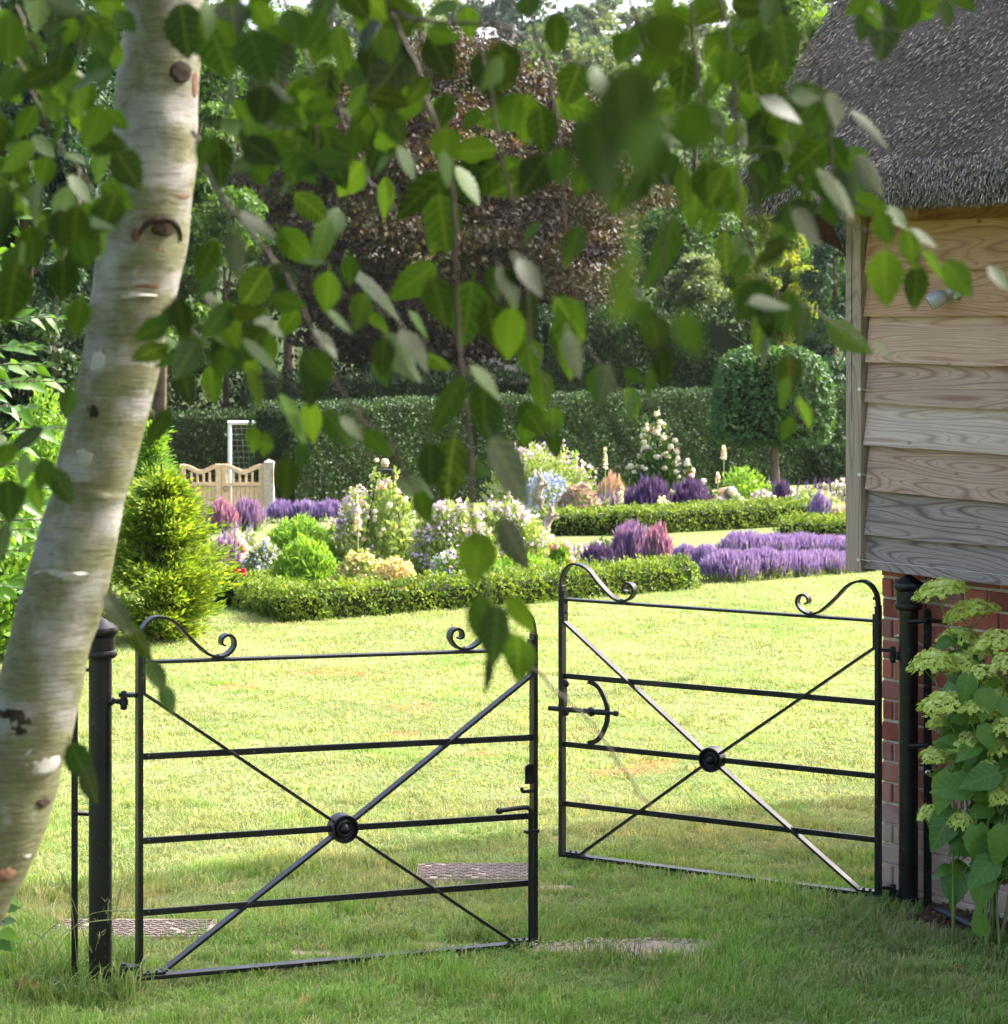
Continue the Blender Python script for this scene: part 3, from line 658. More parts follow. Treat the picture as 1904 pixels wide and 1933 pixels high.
# ------------------------------------------------------------------ iron gates
def gate(name, label, uh, Yh, uf, Yf, vt, vb, vtf, vbf, post_c, rails, boss_u, latch):
    ht = P(uh, vt, Yh); hb = P(uh, vb, Yh); ft = P(uf, vtf, Yf); fb = P(uf, vbf, Yf)
    d = np.array((ft[0]-ht[0], ft[1]-ht[1], 0)); Wd = np.linalg.norm(d); d /= Wd
    nrm = np.array((d[1], -d[0], 0)); nrm = nrm if nrm[1] < 0 else -nrm
    H0, H1 = ht[2]-hb[2], ft[2]-fb[2]
    def G(s, t, n=0.):
        f = s/Wd; z = hb[2]+(fb[2]-hb[2])*f+t*(H0+(H1-H0)*f); return np.array((ht[0]+d[0]*s, ht[1]+d[1]*s, z))+nrm*n
    r = empty(name, (ht[0], ht[1], 0), label, 'gate', 'pair of iron garden gates')
    T, D = .0165, .036
    up = UPZ
    for nm, s in (('hinge_stile', 0), ('latch_stile', Wd)):
        m = MB(); m.bar(G(s, -.006), G(s, 1.055), d, T, D); bevel(m.build(nm, 'iron', r), .0012)
    m = MB(); m.bar(G(T/2, 1.), G(Wd-T/2, 1.), up, .010, .032); bevel(m.build('top_rail', 'iron', r), .001)
    for t in rails:
        m = MB(); m.bar(G(T/2, t), G(Wd-T/2, t), up, .0205, .009); o = bevel(m.build('rail', 'iron', r), .001)
        for s in (T/2+.02, Wd-T/2-.02):
            q = MB(); q.lathe(G(s, t, .004), nrm, [(.006, 0), (.006, .003), (.003, .005)], 8); q.build('rivet', 'iron', o)
    m = MB(); m.bar(G(-T/2+.001, 0), G(Wd+T/2-.001, 0), up, .013, .0375); bevel(m.build('bottom_bar', 'iron', r), .001)
    # boss
    lo, hi = 0., Wd
    for _ in range(40):
        mm = (lo+hi)/2; p = G(mm, rails[1]); u = CX+p[0]*F/p[1]
        if (u < boss_u) == (uf > uh): lo = mm
        else: hi = mm
    sb = (lo+hi)/2; tb = rails[1]; bc = G(sb, tb)
    bo = MB(); bo.lathe(bc, nrm, [(.047, -.026), (.047, .022), (.0455, .025), (.041, .025), (.0395, .021), (.0385, .008), (.034, .006)], 36); boss = bo.build('boss', 'iron', r, smooth=False)
    bo = MB(); bo.lathe(bc, nrm, [(.032, .006), (.030, .016), (.024, .020), (.019, .018), (.018, .022), (.015, .027), (.009, .031), (.007, .036), (.002, .038)], 28); bo.build('boss_dome', 'iron', boss, smooth=True)
    # diagonals, with a flat foot riveted at each lower corner
    for s1, t1, foot in ((T/2, .905, 0), (Wd-T/2, .915, 0), (.075, .012, 1), (Wd-.085, .012, 1)):
        a = G(s1, t1); e = bc+unit(a-bc)*.040
        m = MB(); m.bar(a, e, np.cross(unit(e-a), nrm), .0095, .034); o = bevel(m.build('diagonal_brace', 'iron', r), .001)
        sg = 1 if s1 < Wd/2 else -1
        m = MB()
        if foot:
            m.bar(G(s1-sg*.068, .0115), G(s1+sg*.006, .0115), up, .008, .034); ft_ = m.build('foot_plate', 'iron', o)
            for k in (.02, .045):
                q = MB(); q.lathe(G(s1-sg*k, .016, .004), up, [(.006, 0), (.006, .003), (.003, .0055)], 8); q.build('rivet', 'iron', o)
        else:
            m.bar(G(s1+sg*.004, t1), G(s1+sg*.004, t1+.12), d, .008, .034); m.build('foot_plate', 'iron', o)
            for k in (.035, .075, .115+.06):
                q = MB(); q.lathe(G(s1+sg*.007, t1+k, 0), d*sg, [(.006, 0), (.006, .004), (.003, .006)], 8); q.build('rivet', 'iron', o)
    # scrolls on the top rail
    sc = [(0, 1.03), (0, 1.06), (.010, 1.105), (.042, 1.138), (.085, 1.138), (.122, 1.118), (.16, 1.078), (.198, 1.042), (.232, 1.017), (.265, 1.0095), (.296, 1.019), (.316, 1.045), (.311, 1.070), (.292, 1.079), (.275, 1.070), (.272, 1.052), (.285, 1.045)]
    for side in (0, 1):
        pth = [(s if side == 0 else Wd-s, 1+(t-1)/(H0 if side == 0 else H1)) for s, t in sc]
        pts = smooth_path([G(s, t) for s, t in pth], 5); n = len(pts)
        m = MB(); m.strap(pts, nrm, .034, [.0085 if i < n-14 else .0085-.003*(i-n+14)/14 for i in range(n)]); so = m.build('scroll', 'iron', r)
        q = MB(); s0 = .262 if side == 0 else Wd-.262; q.lathe(G(s0, 1.008), up, [(.009, 0), (.008, .006), (.003, .010)], 10); q.build('rivet', 'iron', so)
    # hinges: strap from the stile, pin through the eye, rod into the post
    for t in (.895, .03):
        a = G(0, t); hx = (a+post_c*np.array((1, 1, 0))+np.array((0, 0, a[2])))  # midpoint helper
        pc = np.array((post_c[0], post_c[1], a[2])); dv = unit(pc-a); eye = a+dv*.052
        m = MB(); m.bar(a+dv*.006, eye+dv*.012, up, .012, .030); h = bevel(m.build('hinge', 'iron', r), .001)
        m = MB(); m.lathe(eye-UPZ*.048, up, [(.007, 0), (.011, .003), (.011, .014), (.0145, .016), (.0145, .032), (.012, .034), (.012, .044), (.009, .06)], 12); m.build('hinge_pin', 'iron', h)
        m = MB(); m.tube([eye-UPZ*.022, pc-UPZ*.022], .0085, 10); m.lathe(pc-UPZ*.022-dv*.040, dv, [(.013, -.004), (.016, 0), (.016, .006)], 12); m.build('hinge_rod', 'iron', h)
    if latch == 'bolt':
        # D shaped bow between two rails carrying a turned sliding bolt
        t0, t1 = rails[0]-.012, rails[1]+.012; s0 = Wd-.115
        pts = smooth_path([G(s0, t0), G(s0-.045, t0-.02), G(s0-.077, t0-.075), G(s0-.085, (t0+t1)/2), G(s0-.077, t1+.075), G(s0-.045, t1+.02), G(s0, t1)], 6)
        m = MB(); m.strap(pts, nrm, .010, .018); m.build('latch_bow', 'iron', r)
        tm = (t0+t1)/2+.004; pr = [(.010, 0), (.010, .14), (.006, .15), (.012, .156), (.009, .166), (.017, .178), (.021, .188), (.016, .198), (.010, .206), (.012, .212), (.0115, .245), (.007, .26), (.007, .285), (.011, .288), (.011, .302), (.006, .304)]
        m = MB(); a = G(Wd+.052, tm, .012); dd = unit(G(Wd-.3, tm+.004, .012)-a); m.lathe(a, dd, [(q[0], q[1]) for q in pr], 14); m.build('latch_bolt', 'iron', r, smooth=True)
        m = MB(); m.box(G(Wd-.012, tm+.045, .006), d, nrm, up, .010, .03, .14); lp = m.build('latch_plate', 'iron', r)
        for k in (.10, -.012): q = MB(); q.lathe(G(Wd-.02, tm+k, .006), -d, [(.014, 0), (.014, .006), (.006, .012)], 10); q.build('rivet', 'iron', lp)
    else:
        # slotted catch plate, hook and a cranked drop bolt on the free stile
        s0 = Wd-T/2
        m = MB(); m.lathe(G(s0-.013, .595, .012), nrm, [(.018, -.004), (.018, .004)], 16); m.box(G(s0-.015, .57, .012), d, nrm, up, .030, .008, .05); m.build('catch_plate', 'iron', r)
        m = MB(); m.tube(smooth_path([G(s0, .520, .012), G(s0-.03, .520, .015), G(s0-.045, .523, .02), G(s0-.047, .536, .02)], 4), .006, 8); m.build('catch_hook', 'iron', r, smooth=True)
        m = MB(); pa = [G(s0-.135, .462, .022), G(s0-.06, .467, .022), G(s0-.026, .466, .022), G(s0-.014, .452, .022), G(s0-.014, .40, .020), G(s0-.014, -.045, .020)]
        m.tube(smooth_path(pa, 5), .0085, 10); m.lathe(pa[0], unit(pa[0]-pa[1]), [(.009, -.012), (.0115, -.008), (.0115, .004), (.006, .010)], 10); m.build('drop_bolt', 'iron', r, smooth=True)
        m = MB(); m.box(G(s0-.010, .385, .020), d, nrm, up, .05, .022, .010); m.build('bolt_guide', 'iron', r)
    return r
gate('iron_gate', 'left black iron gate, nearer leaf with drop bolt, hung beside the birch', 263, 7.53, 1008, 8.15, 1250, 1846, 1226, 1780, pL, [.70, .433, .205], 648, 'drop')
gate('iron_gate', 'right black iron gate with D shaped sliding latch, hung by the brick wall', 1659, 8.69, 1062, 9.34, 1172, 1690, 1131, 1613, pR, [.70, .433, .200], 1345, 'bolt')

# ------------------------------------------------------------------ barn: brick plinth, weatherboards, thatch
barn = empty('barn', B(0, 0, 0), 'thatched barn corner with waney oak boarding above a red brick plinth', 'barn')
LEN = 6.2
KB = .07                                                      # brick corner
zb = [1.205, 1.337, 1.50, 1.661, 1.822, 1.973, 2.146, 2.31, 2.49]   # lower edges of the boards
def wall_core():
    m = MB(); m.hexa([B(KB+.0006, -.078, -.1), B(LEN, -.078, -.1), B(LEN, -4.4, -.1), B(KB+.0006, -4.4, -.1), B(KB+.0006, -.078, 1.24), B(LEN, -.078, 1.24), B(LEN, -4.4, 1.24), B(KB+.0006, -4.4, 1.24)])
    w = m.build('brick_wall', 'mortar', barn)
    # face of mortar, then bricks in Flemish bond standing just proud of it
    def brick_mesh(L, i):
        rg = np.random.default_rng(i); h, d, c = .0655, .10, .004
        V = []
        for x, z in ((0, 0), (L, 0), (L, h), (0, h)): V.append((x+rg.normal(0, .001), -d, z+rg.normal(0, .001)))
        for x, z in ((0, 0), (L, 0), (L, h), (0, h)): V.append((x, -c, z))
        for x, z in ((c, c), (L-c, c), (L-c, h-c), (c, h-c)): V.append((x+rg.normal(0, .0012), rg.normal(0, .0012), z+rg.normal(0, .0012)))
        V.append((L/2+rg.normal(0, .02), .001, h/2))
        Fc = [(0, 3, 2, 1)]+[(a+k, a+(k+1) % 4, a+4+(k+1) % 4, a+4+k) for a in (0, 4) for k in range(4)]+[(8+k, 8+(k+1) % 4, 12) for k in range(4)]
        return mesh_np('brick', np.array(V), Fc, 'brick')
    st = [brick_mesh(.215, i) for i in range(4)]; hd = [brick_mesh(.1025, 9+i) for i in range(4)]; cl = brick_mesh(.05, 33)
    for row in range(17):
        z = -.045+row*.0762
        if z > 1.2: break
        k = KB; seq = ['c', 'h'] if row % 2 else []; i = 0; nxt = 's'
        while k < 2.6:
            if i < len(seq): t = seq[i]
            else: t = nxt; nxt = 'h' if nxt == 's' else 's'
            me = {'s': st, 'h': hd, 'c': [cl]}[t]; me = me[R.integers(0, len(me))]; L = {'s': .215, 'h': .1025, 'c': .05}[t]
            p = B(k, -.068+R.normal(0, .0018), z+R.normal(0, .001)); inst('brick', me, w, frame(p, DW, NW, UPZ))
            k += L+.0105; i += 1
    return w
wall_core()
def board(k0, k1, z0, z1, mat, wav, par=barn, name='weatherboard', n_top=.002, n_bot=.040, seed=0):
    m = MB(); nseg = 64; V = []; Wc = []
    for i in range(nseg+1):
        k = k0+(k1-k0)*i/nseg
        e = wav*(mnoise.noise(Vector((k*2.1, seed*7.3, .5)))*1.0+.5*mnoise.noise(Vector((k*6.5, seed*3.1, 2.5)))+.22*mnoise.noise(Vector((k*22, seed, 7.5))))
        for n, z in ((n_top-.012, z1), (n_top+.006, z1), (n_bot+.004*mnoise.noise(Vector((k*3, seed, 4))), z0+e), (n_bot-.020, z0+e+.002)):
            V.append(B(k, n, z)); Wc.append((k, z, n))
    Fc = [(i*4+j, i*4+(j+1) % 4, (i+1)*4+(j+1) % 4, (i+1)*4+j) for i in range(nseg) for j in range(4)]+[(3, 2, 1, 0), tuple(nseg*4+j for j in range(4))]
    m.add(V, Fc, Wc); return m.build(name, mat, par, wco=True)
bm = ['board_grey', 'board_grey', 'board_brown', 'board_white', 'board_brown', 'board_fresh', 'board_warm', 'board_warm']
lab = [None]*8
for i in range(8):
    board(.078+.004*(i % 3), LEN, zb[i], zb[i+1]+.035, bm[i], .010, seed=i+2)
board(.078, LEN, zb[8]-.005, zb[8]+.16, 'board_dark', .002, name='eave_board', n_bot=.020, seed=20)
def trim():
    m = MB(); V = []; Wc = []
    for i in range(31):
        z = 1.195+(2.66-1.195)*i/30
        for k, n in ((0, -.03), (0, .05), (.075, .05), (.075, -.03)):
            kk = k+.0025*mnoise.noise(Vector((z*3, k*9, 1)))
            V.append(B(kk, n, z)); Wc.append((z, k+n, n))
    Fc = [(i*4+j, i*4+(j+1) % 4, (i+1)*4+(j+1) % 4, (i+1)*4+j) for i in range(30) for j in range(4)]+[(3, 2, 1, 0), (120, 121, 122, 123)]
    m.add(V, Fc, Wc); o = m.build('corner_board', 'trim', barn, wco=True)
    m = MB()                                                    # drying split down the corner board
    pts = [B(.030+.006*mnoise.noise(Vector((z*4, 3, 0))), .0503, z) for z in np.linspace(1.75, 2.5, 16)]
    m.strap(pts, NW, .0012, [.0015+.002*math.sin(math.pi*i/15) for i in range(16)]); m.build('split', 'black_glass', o)
trim()
def upper_wall():
    m = MB(); m.hexa([B(.06, -.03, 1.245), B(LEN, -.03, 1.245), B(LEN, -4.4, 1.245), B(.06, -4.4, 1.245), B(.06, -.03, 2.62), B(LEN, -.03, 2.62), B(LEN, -4.4, 2.62), B(.06, -4.4, 2.62)])
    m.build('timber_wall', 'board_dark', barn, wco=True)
    m = MB(); zr = 6.1-.45
    m.add([B(.06, -.05, 2.62), B(.06, -4.4, 2.62), B(.06, -2.2, zr)], [(0, 1, 2)]); m.add([B(LEN, -.05, 2.62), B(LEN, -4.4, 2.62), B(LEN, -2.2, zr)], [(0, 1, 2)])
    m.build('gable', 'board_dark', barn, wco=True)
    m = MB(); m.bar(B(.31, .0, 2.52), B(.31, .20, 2.50), DW, .035, .03); m.build('rafter_peg', 'wood_pale', barn)
    for i, (k, z, k2, z2) in enumerate([(.062, 1.243, 2.2, 1.247)]):
        m = MB(); m.tube([B(k, .062, z), B(k+.05, .058, z-.001), B(k2, .062, z2)], .0011, 5); m.build('wire_line', 'wire', barn)
    for k, z in ((.075, 1.243), (.079, 1.557), (.079, 1.872), (.50, 2.20)):
        m = MB(); m.lathe(B(k, .042, z), NW+DW*.3, [(.0035, 0), (.0035, .025), (.007, .026), (.007, .032)], 10); m.tube([B(k, .05, z), B(k+.04, .045, z-.006)], .002, 5); m.build('screw_eye', 'steel', barn)
upper_wall()

# thatch: thick rounded coat, then reed ends laid down the slope and wire netting over it
TK0, TK1 = -.20, LEN+.3
PITCH = math.radians(55)
def th_prof():
    """(n, z) from under the eave round to the ridge and down the back"""
    n0, z0 = .40, 2.60
    pr = [(.05, 2.66), (.30, 2.545), (.345, 2.525), (.385, 2.535), (.402, 2.58), (.40, 2.63), (.375, 2.685)]
    for i in range(1, 25): d = 2.575*i/24; pr.append((.375-d, 2.685+d*math.tan(PITCH)))
    zr = pr[-1][1]
    for i in range(1, 9): d = 2.6*i/8; pr.append((-2.2-d, zr-d*math.tan(PITCH)))
    pr.append((-4.75, 2.6))
    return pr
def th_pt(k, n, z, out):
    w = .018*mnoise.noise(Vector((k*3.5, n*3.5, z*3.5)))+.03*mnoise.noise(Vector((k*1.1, n*1.1, 5)))
    return B(k, n, z)+(NW*math.sin(PITCH)+UPZ*math.cos(PITCH))*w*out
def thatch():
    pr = th_prof(); ks = np.concatenate([[TK0], TK0+np.array([.02, .06, .12]), np.linspace(TK0+.2, 2.5, 36), np.linspace(2.7, TK1, 14)]); V = []
    for k in ks:
        e = max(0, 1-(k-TK0)/.12)
        for n, z in pr: V.append(th_pt(k, n-.05*e*e, z-(.045*e*e if z > 2.6 else -.03*e*e), 1 if n > -2 else 0))
    m = len(pr); Fc = [(i*m+j, i*m+j+1, (i+1)*m+j+1, (i+1)*m+j) for i in range(len(ks)-1) for j in range(m-1)]
    V = np.array(V); nb = len(V)
    # verge: inner edge of the thick coat at the near end
    V2 = [th_pt(TK0+.01, n-.20 if n < .3 else n, z-.28 if n < .3 else z, 0) for n, z in pr]
    V = np.vstack([V, V2]); Fc += [(j+1, j, nb+j, nb+j+1) for j in range(m-1)]
    ro = obj('thatch_roof', V, Fc, 'thatch', barn, smooth=True)
    # reeds
    n = 80000
    k = R.uniform(TK0-.005, 2.3, n); d = R.uniform(-.03, 2.0, n)**1.0
    dn = -(NW*-1)*math.cos(PITCH)-UPZ*math.sin(PITCH); on = NW*math.sin(PITCH)+UPZ*math.cos(PITCH)
    base = np.array([th_pt(a, .375-b, 2.685+b*math.tan(PITCH), 1) for a, b in zip(k, d)])
    dirs = dn+on*R.uniform(.04, .24, n)[:, None]+DW*R.normal(-.10, .22, n)[:, None]+R.normal(0, .07, (n, 3)); dirs /= np.linalg.norm(dirs, axis=1)[:, None]
    L = R.uniform(.015, .034, n)[:, None]; wv = np.cross(dirs, on); wv /= np.linalg.norm(wv, axis=1)[:, None]; r = R.uniform(.0011, .0022, n)[:, None]
    a = base-dirs*L*.25-on*.006; b = base+dirs*L
    V = np.empty((n, 6, 3)); V[:, 0] = a-wv*r; V[:, 1] = a+wv*r; V[:, 2] = a+on*r*1.6; V[:, 3] = b-wv*r; V[:, 4] = b+wv*r; V[:, 5] = b+on*r*1.6
    i6 = np.arange(n)[:, None]*6
    Q = np.concatenate([i6+np.array([[0, 3, 5, 2]]), i6+np.array([[1, 2, 5, 4]])]); T = i6+np.array([[3, 4, 5]])
    rn = R.uniform(0, 1, n)**1.6; rn2 = np.clip(rn+.35, 0, 1)
    o = obj('reed', V.reshape(-1, 3), [tuple(x) for x in Q]+[tuple(x) for x in T], 'straw', ro, kind='stuff', rnd=np.concatenate([rn, rn, rn2]))
    # cut reed ends along the eave and round the verge
    n = 14000; k = R.uniform(TK0-.01, 2.6, n); t = R.uniform(0, 1, n); nn_ = np.interp(t, [0, .3, .6, .85, 1], [.380, .404, .406, .392, .35])+R.normal(0, .004, n); zz = np.interp(t, [0, .3, .6, .85, 1], [2.685, 2.63, 2.58, 2.535, 2.522])
    base = np.array([B(a, b, c) for a, b, c in zip(k, nn_, zz)]); dirs = -UPZ*R.uniform(.6, 1.1, n)[:, None]+NW*R.uniform(.0, .5, n)[:, None]+DW*R.normal(-.05, .2, n)[:, None]; dirs /= np.linalg.norm(dirs, axis=1)[:, None]
    L = R.uniform(.006, .020, n)[:, None]; wv = np.cross(dirs, NW); r = R.uniform(.0014, .0028, n)[:, None]
    V = np.empty((n, 4, 3)); V[:, 0] = base-wv*r; V[:, 1] = base+wv*r; V[:, 2] = base+dirs*L+wv*r; V[:, 3] = base+dirs*L-wv*r
    obj('eave_reed', V.reshape(-1, 3), np.arange(4*n).reshape(n, 4), 'straw', ro, kind='stuff', rnd=R.uniform(0, 1, n)**1.4)
    n = 5000; d = R.uniform(0, 2.0, n); dep = R.uniform(0, 1, n); base = np.array([B(TK0-.002+.05*(1-q), .375-a-.18*q, 2.685+a*math.tan(PITCH)-.2*q) for a, q in zip(d, dep)])
    dirs = -DW+dn*R.uniform(.3, 1.2, n)[:, None]+R.normal(0, .2, (n, 3)); dirs /= np.linalg.norm(dirs, axis=1)[:, None]; L = R.uniform(.02, .05, n)[:, None]; wv = np.cross(dirs, NW); r = .003
    V = np.empty((n, 4, 3)); V[:, 0] = base-wv*r; V[:, 1] = base+wv*r; V[:, 2] = base+dirs*L+wv*r; V[:, 3] = base+dirs*L-wv*r
    obj('verge_reed', V.reshape(-1, 3), np.arange(4*n).reshape(n, 4), 'straw', ro, kind='stuff', rnd=R.uniform(0, 1, n)**1.4)
    # netting
    V = []; Fc = []; s = .026; up = on
    def cell(a, b): return th_pt(a, .375-b*math.cos(PITCH), 2.685+b*math.sin(PITCH), 1)+on*.020
    for i in range(int(2.2/(s*.9))):
        for j in range(int(3.1/(s*1.5))):
            a0 = TK0+.02+i*s*.9+(s*.45 if j % 2 else 0); b0 = .02+j*s*1.5*.52
            c = cell(a0, b0)
            for q in (cell(a0+s*.45, b0+s*.26), cell(a0-s*.45, b0+s*.26), cell(a0, b0-s*.52)):
                t = unit(q-c); w = np.cross(t, up)*.0004; n0 = len(V); V += [c-w, c+w, q+w, q-w]; Fc.append((n0, n0+1, n0+2, n0+3))
    obj('wire_netting', np.array(V), np.array(Fc), 'netting', ro, kind='stuff')
thatch()

def security_camera():
    base = P(1790, 549, 8.44); k = (base-C0) @ DW; z = base[2]
    p0 = B(k, .026, z); r = empty('security_camera', p0, 'small white two part security camera screwed to the barn boards under the eave', 'camera')
    m = MB(); m.lathe(p0, NW, [(.026, -.006), (.030, 0), (.030, .018), (.024, .026), (.012, .030)], 20); m.build('mount', 'white_plastic', r, smooth=True)
    j = p0+NW*.036-DW*.004; m = MB(); m.tube([p0+NW*.02, j], .009, 12); m.lathe(j, NW, [(.002, -.016), (.012, -.011), (.016, 0), (.012, .011), (.002, .016)], 16); m.build('ball_joint', 'white_plastic', r, smooth=True)
    ax = unit(-DW*.75+NW*.75-UPZ*.62); c = j+ax*.054
    m = MB(); m.lathe(c, ax, [(.004, -.034), (.018, -.030), (.027, -.018), (.031, 0), (.031, .014), (.029, .026), (.026, .032), (.024, .0325)], 24); b = m.build('body', 'white_plastic', r, smooth=True)
    m = MB(); m.lathe(c, ax, [(.0235, .029), (.0235, .0335), (.015, .0345)], 24); m.build('lens', 'black_glass', b, smooth=True)
security_camera()
def pipe():
    a, b = P(1772, 1713, 8.52), P(1842, 1716, 8.30); a[2] = b[2] = .012
    m = MB(); m.tube(smooth_path([a-UPZ*.02, a+UPZ*.006, (a+b)/2+UPZ*.006, b+UPZ*.002], 4), .014, 10)
    tag(m.build('drain_pipe', 'pipe', None, a, smooth=True), 'short length of dark grey pipe lying at the foot of the brick wall', 'pipe')
pipe()

# ------------------------------------------------------------------ leaf meshes
def leaf_mesh(name, mat, L, Wd, tip=1.6, heart=0., teeth=.04, fold=.18, curl=.15, n=10, petiole=.2, seed=0, shp=.62):
    """lies in x (width) / y (length, base at 0) / z (upper side)"""
    rg = np.random.default_rng(seed); V = []; Fc = []; UV = []
    cz = curl*rg.uniform(-.4, 1.3); tw = rg.normal(0, .12)
    for i in range(n+1):
        t = i/n; w = math.sin(math.pi*min(1, t**shp))**.8*(1-t)**(.10*tip) if 0 < t < 1 else 0
        if i == 0: w = .12+heart*.3
        w = w*Wd/2*(1+teeth*(1 if i % 2 else -1)); y = L*t-heart*L*.10*(1 if i == 0 else 0)
        z0 = -cz*L*t*t
        for sx in (-1, 0, 1):
            x = w*sx; z = z0+abs(x)*fold+tw*x*t; yy = y-abs(sx)*L*.03*(1-t)
            V.append((x, L*t if sx == 0 else yy, z)); UV.append((x/(Wd), t, 0))
    for i in range(n):
        a = i*3
        Fc += [(a, a+1, a+4, a+3), (a+1, a+2, a+5, a+4)]
    if petiole:
        b = len(V); pw = Wd*.02
        V += [(-pw, 0, 0), (pw, 0, 0), (pw*.8, -L*petiole, L*.03), (-pw*.8, -L*petiole, L*.03)]; UV += [(0, 0, 0)]*4; Fc.append((b, b+3, b+2, b+1))
    return mesh_np(name, np.array(V), Fc, mat, smooth=True, luv=np.array(UV))

# ------------------------------------------------------------------ hydrangea by the wall
def hydrangea():
    root = P(1868, 1755, 8.12); root[2] = 0
    r = empty('hydrangea', root, 'green hydrangea bush with flat lime flower heads against the brick wall', 'hydrangea')
    heads = [(1778, 1110, 84, 36, 8.28), (1834, 1150, 92, 40, 8.32), (1885, 1208, 84, 44, 8.2), (1763, 1246, 76, 42, 8.18), (1815, 1252, 70, 40, 8.24), (1846, 1268, 66, 28, 8.12), (1850, 1222, 70, 40, 8.3), (1788, 1325, 96, 44, 8.08), (1858, 1292, 80, 40, 8.22), (1884, 1318, 60, 50, 8.15), (1776, 1362, 48, 26, 8.2), (1830, 1396, 58, 32, 8.08), (1888, 1412, 52, 40, 8.05), (1768, 1424, 58, 26, 8.14), (1757, 1532, 46, 28, 8.2), (1818, 1547, 44, 32, 8.05), (1890, 1500, 50, 34, 8.0), (1900, 1250, 60, 40, 8.1), (1812, 1200, 66, 34, 8.34), (1866, 1352, 64, 34, 8.1), (1836, 1335, 56, 28, 8.02), (1902, 1372, 60, 40, 8.0), (1806, 1410, 48, 26, 8.1), (1866, 1448, 50, 28, 8.02)]
    # one floret = four petals; heads share three meshes of packed florets
    def head_mesh(i):
        rg = np.random.default_rng(50+i); pts = []; nr = []
        while len(pts) < 460:
            a, q = rg.uniform(0, 6.28), math.sqrt(rg.uniform(0, 1)); x, y = q*math.cos(a), q*math.sin(a)
            b = 1+.12*math.sin(3*a+i)+.08*math.sin(7*a); z = .50*(1-q**3)+rg.normal(0, .045)-.10*rg.uniform(0, 1)*(q > .6)+.06*math.sin(9*x)*math.cos(8*y)
            pts.append((x*b, y*b, z)); nr.append(unit((x*.7+rg.normal(0, .25), y*.7+rg.normal(0, .25), .8)))
        V = []; Fc = []; rn = []
        for p, q in zip(pts, nr):
            p = np.array(p); x = unit(np.cross(q, rg.normal(size=3))); y = np.cross(q, x); s = rg.uniform(.075, .12); c = rg.uniform()
            for k in range(4):
                d = (x, y, -x, -y)[k]; e = (y, -x, -y, x)[k]; n = len(V)
                V += [p, p+(d*.8+e*.55)*s+q*s*.25, p+d*s*1.25+q*s*.1, p+(d*.8-e*.55)*s+q*s*.25]; Fc.append((n, n+3, n+2, n+1)); rn.append(np.clip(c*.6+.4*(.5+p[2]), 0, 1))
        return mesh_np('flower_head', np.array(V), np.array(Fc), 'hyd_flower', rnd=rn)
    hm = [head_mesh(i) for i in range(3)]
    lm = [leaf_mesh('leaf', 'hydrangea', 1., .72, 1.5, .7, .03, .15, .35, 12, .3, 60+i) for i in range(5)]
    bases = [root+np.array((R.normal(0, .07), R.normal(0, .06), 0)) for _ in range(9)]
    nl = 0
    def put_leaf(p, d, L, facing=None):
        nonlocal nl
        nv = unit(np.array((R.normal(-.25, .45), R.normal(-.75, .4), R.uniform(.25, 1.0)))) if facing is None else facing
        d = unit(d); x = unit(np.cross(d, nv)); z = np.cross(x, d); e = p+d*L
        if CX+e[0]*F/e[1] < 1752 and e[2] < 1.0: return
        inst('leaf', lm[R.integers(0, 5)], r, frame(p, x, d, z, L)); nl += 1
    for i, (u, v, w, hgt, Y) in enumerate(heads):
        c = P(u, v+hgt*.30, Y); rad = w/2*Y/F
        tilt = unit(np.array((R.normal(-.12, .16), R.normal(.10, .10), 1))); x = unit(np.cross((0, 1, 0), tilt)); y = np.cross(tilt, x)
        o = inst('flower_head', hm[i % 3], r, frame(c, x, y, tilt*1.1*max(.75, hgt/w*1.9), rad*1.14))
        b = bases[i % 9] if v < 1480 else P(1862, 1640, Y+.05); mid = (b+c)/2+np.array((R.normal(.03, .04), R.normal(.03, .03), .06))
        pth = smooth_path([b, mid, c-UPZ*.035+UPZ*.0], 6); m = MB(); m.tube(pth, [.0042-.0022*k/len(pth) for k in range(len(pth))], 6)
        for k in range(5):
            a = k*1.257+i; m.tube([c-UPZ*.05, c+np.array((math.cos(a)*rad*.6, math.sin(a)*rad*.6, rad*.08))], .0016, 4)
        m.build('stem', 'hyd_stem', r, smooth=True)
        for q in (.35, .5, .63, .75, .86):
            p = pth[int(q*(len(pth)-1))]; a = R.uniform(0, 3.1)
            for sg in (0, math.pi):
                put_leaf(p, np.array((math.cos(a+sg), math.sin(a+sg)*.7, R.uniform(-.55, .25))), R.uniform(.075, .125))
    # the leafy mass
    for _ in range(90):
        u, v = R.uniform(1775, 1935), R.uniform(1290, 1700); e = 1800+(v-1290)*.09+(40 if v > 1600 else 0)
        if u < e+R.normal(0, 12): continue
        put_leaf(P(u, v, R.uniform(8.0, 8.33)), np.array((R.normal(-.2, .6), R.normal(-.3, .4), R.normal(-.25, .4))), R.uniform(.06, .11))
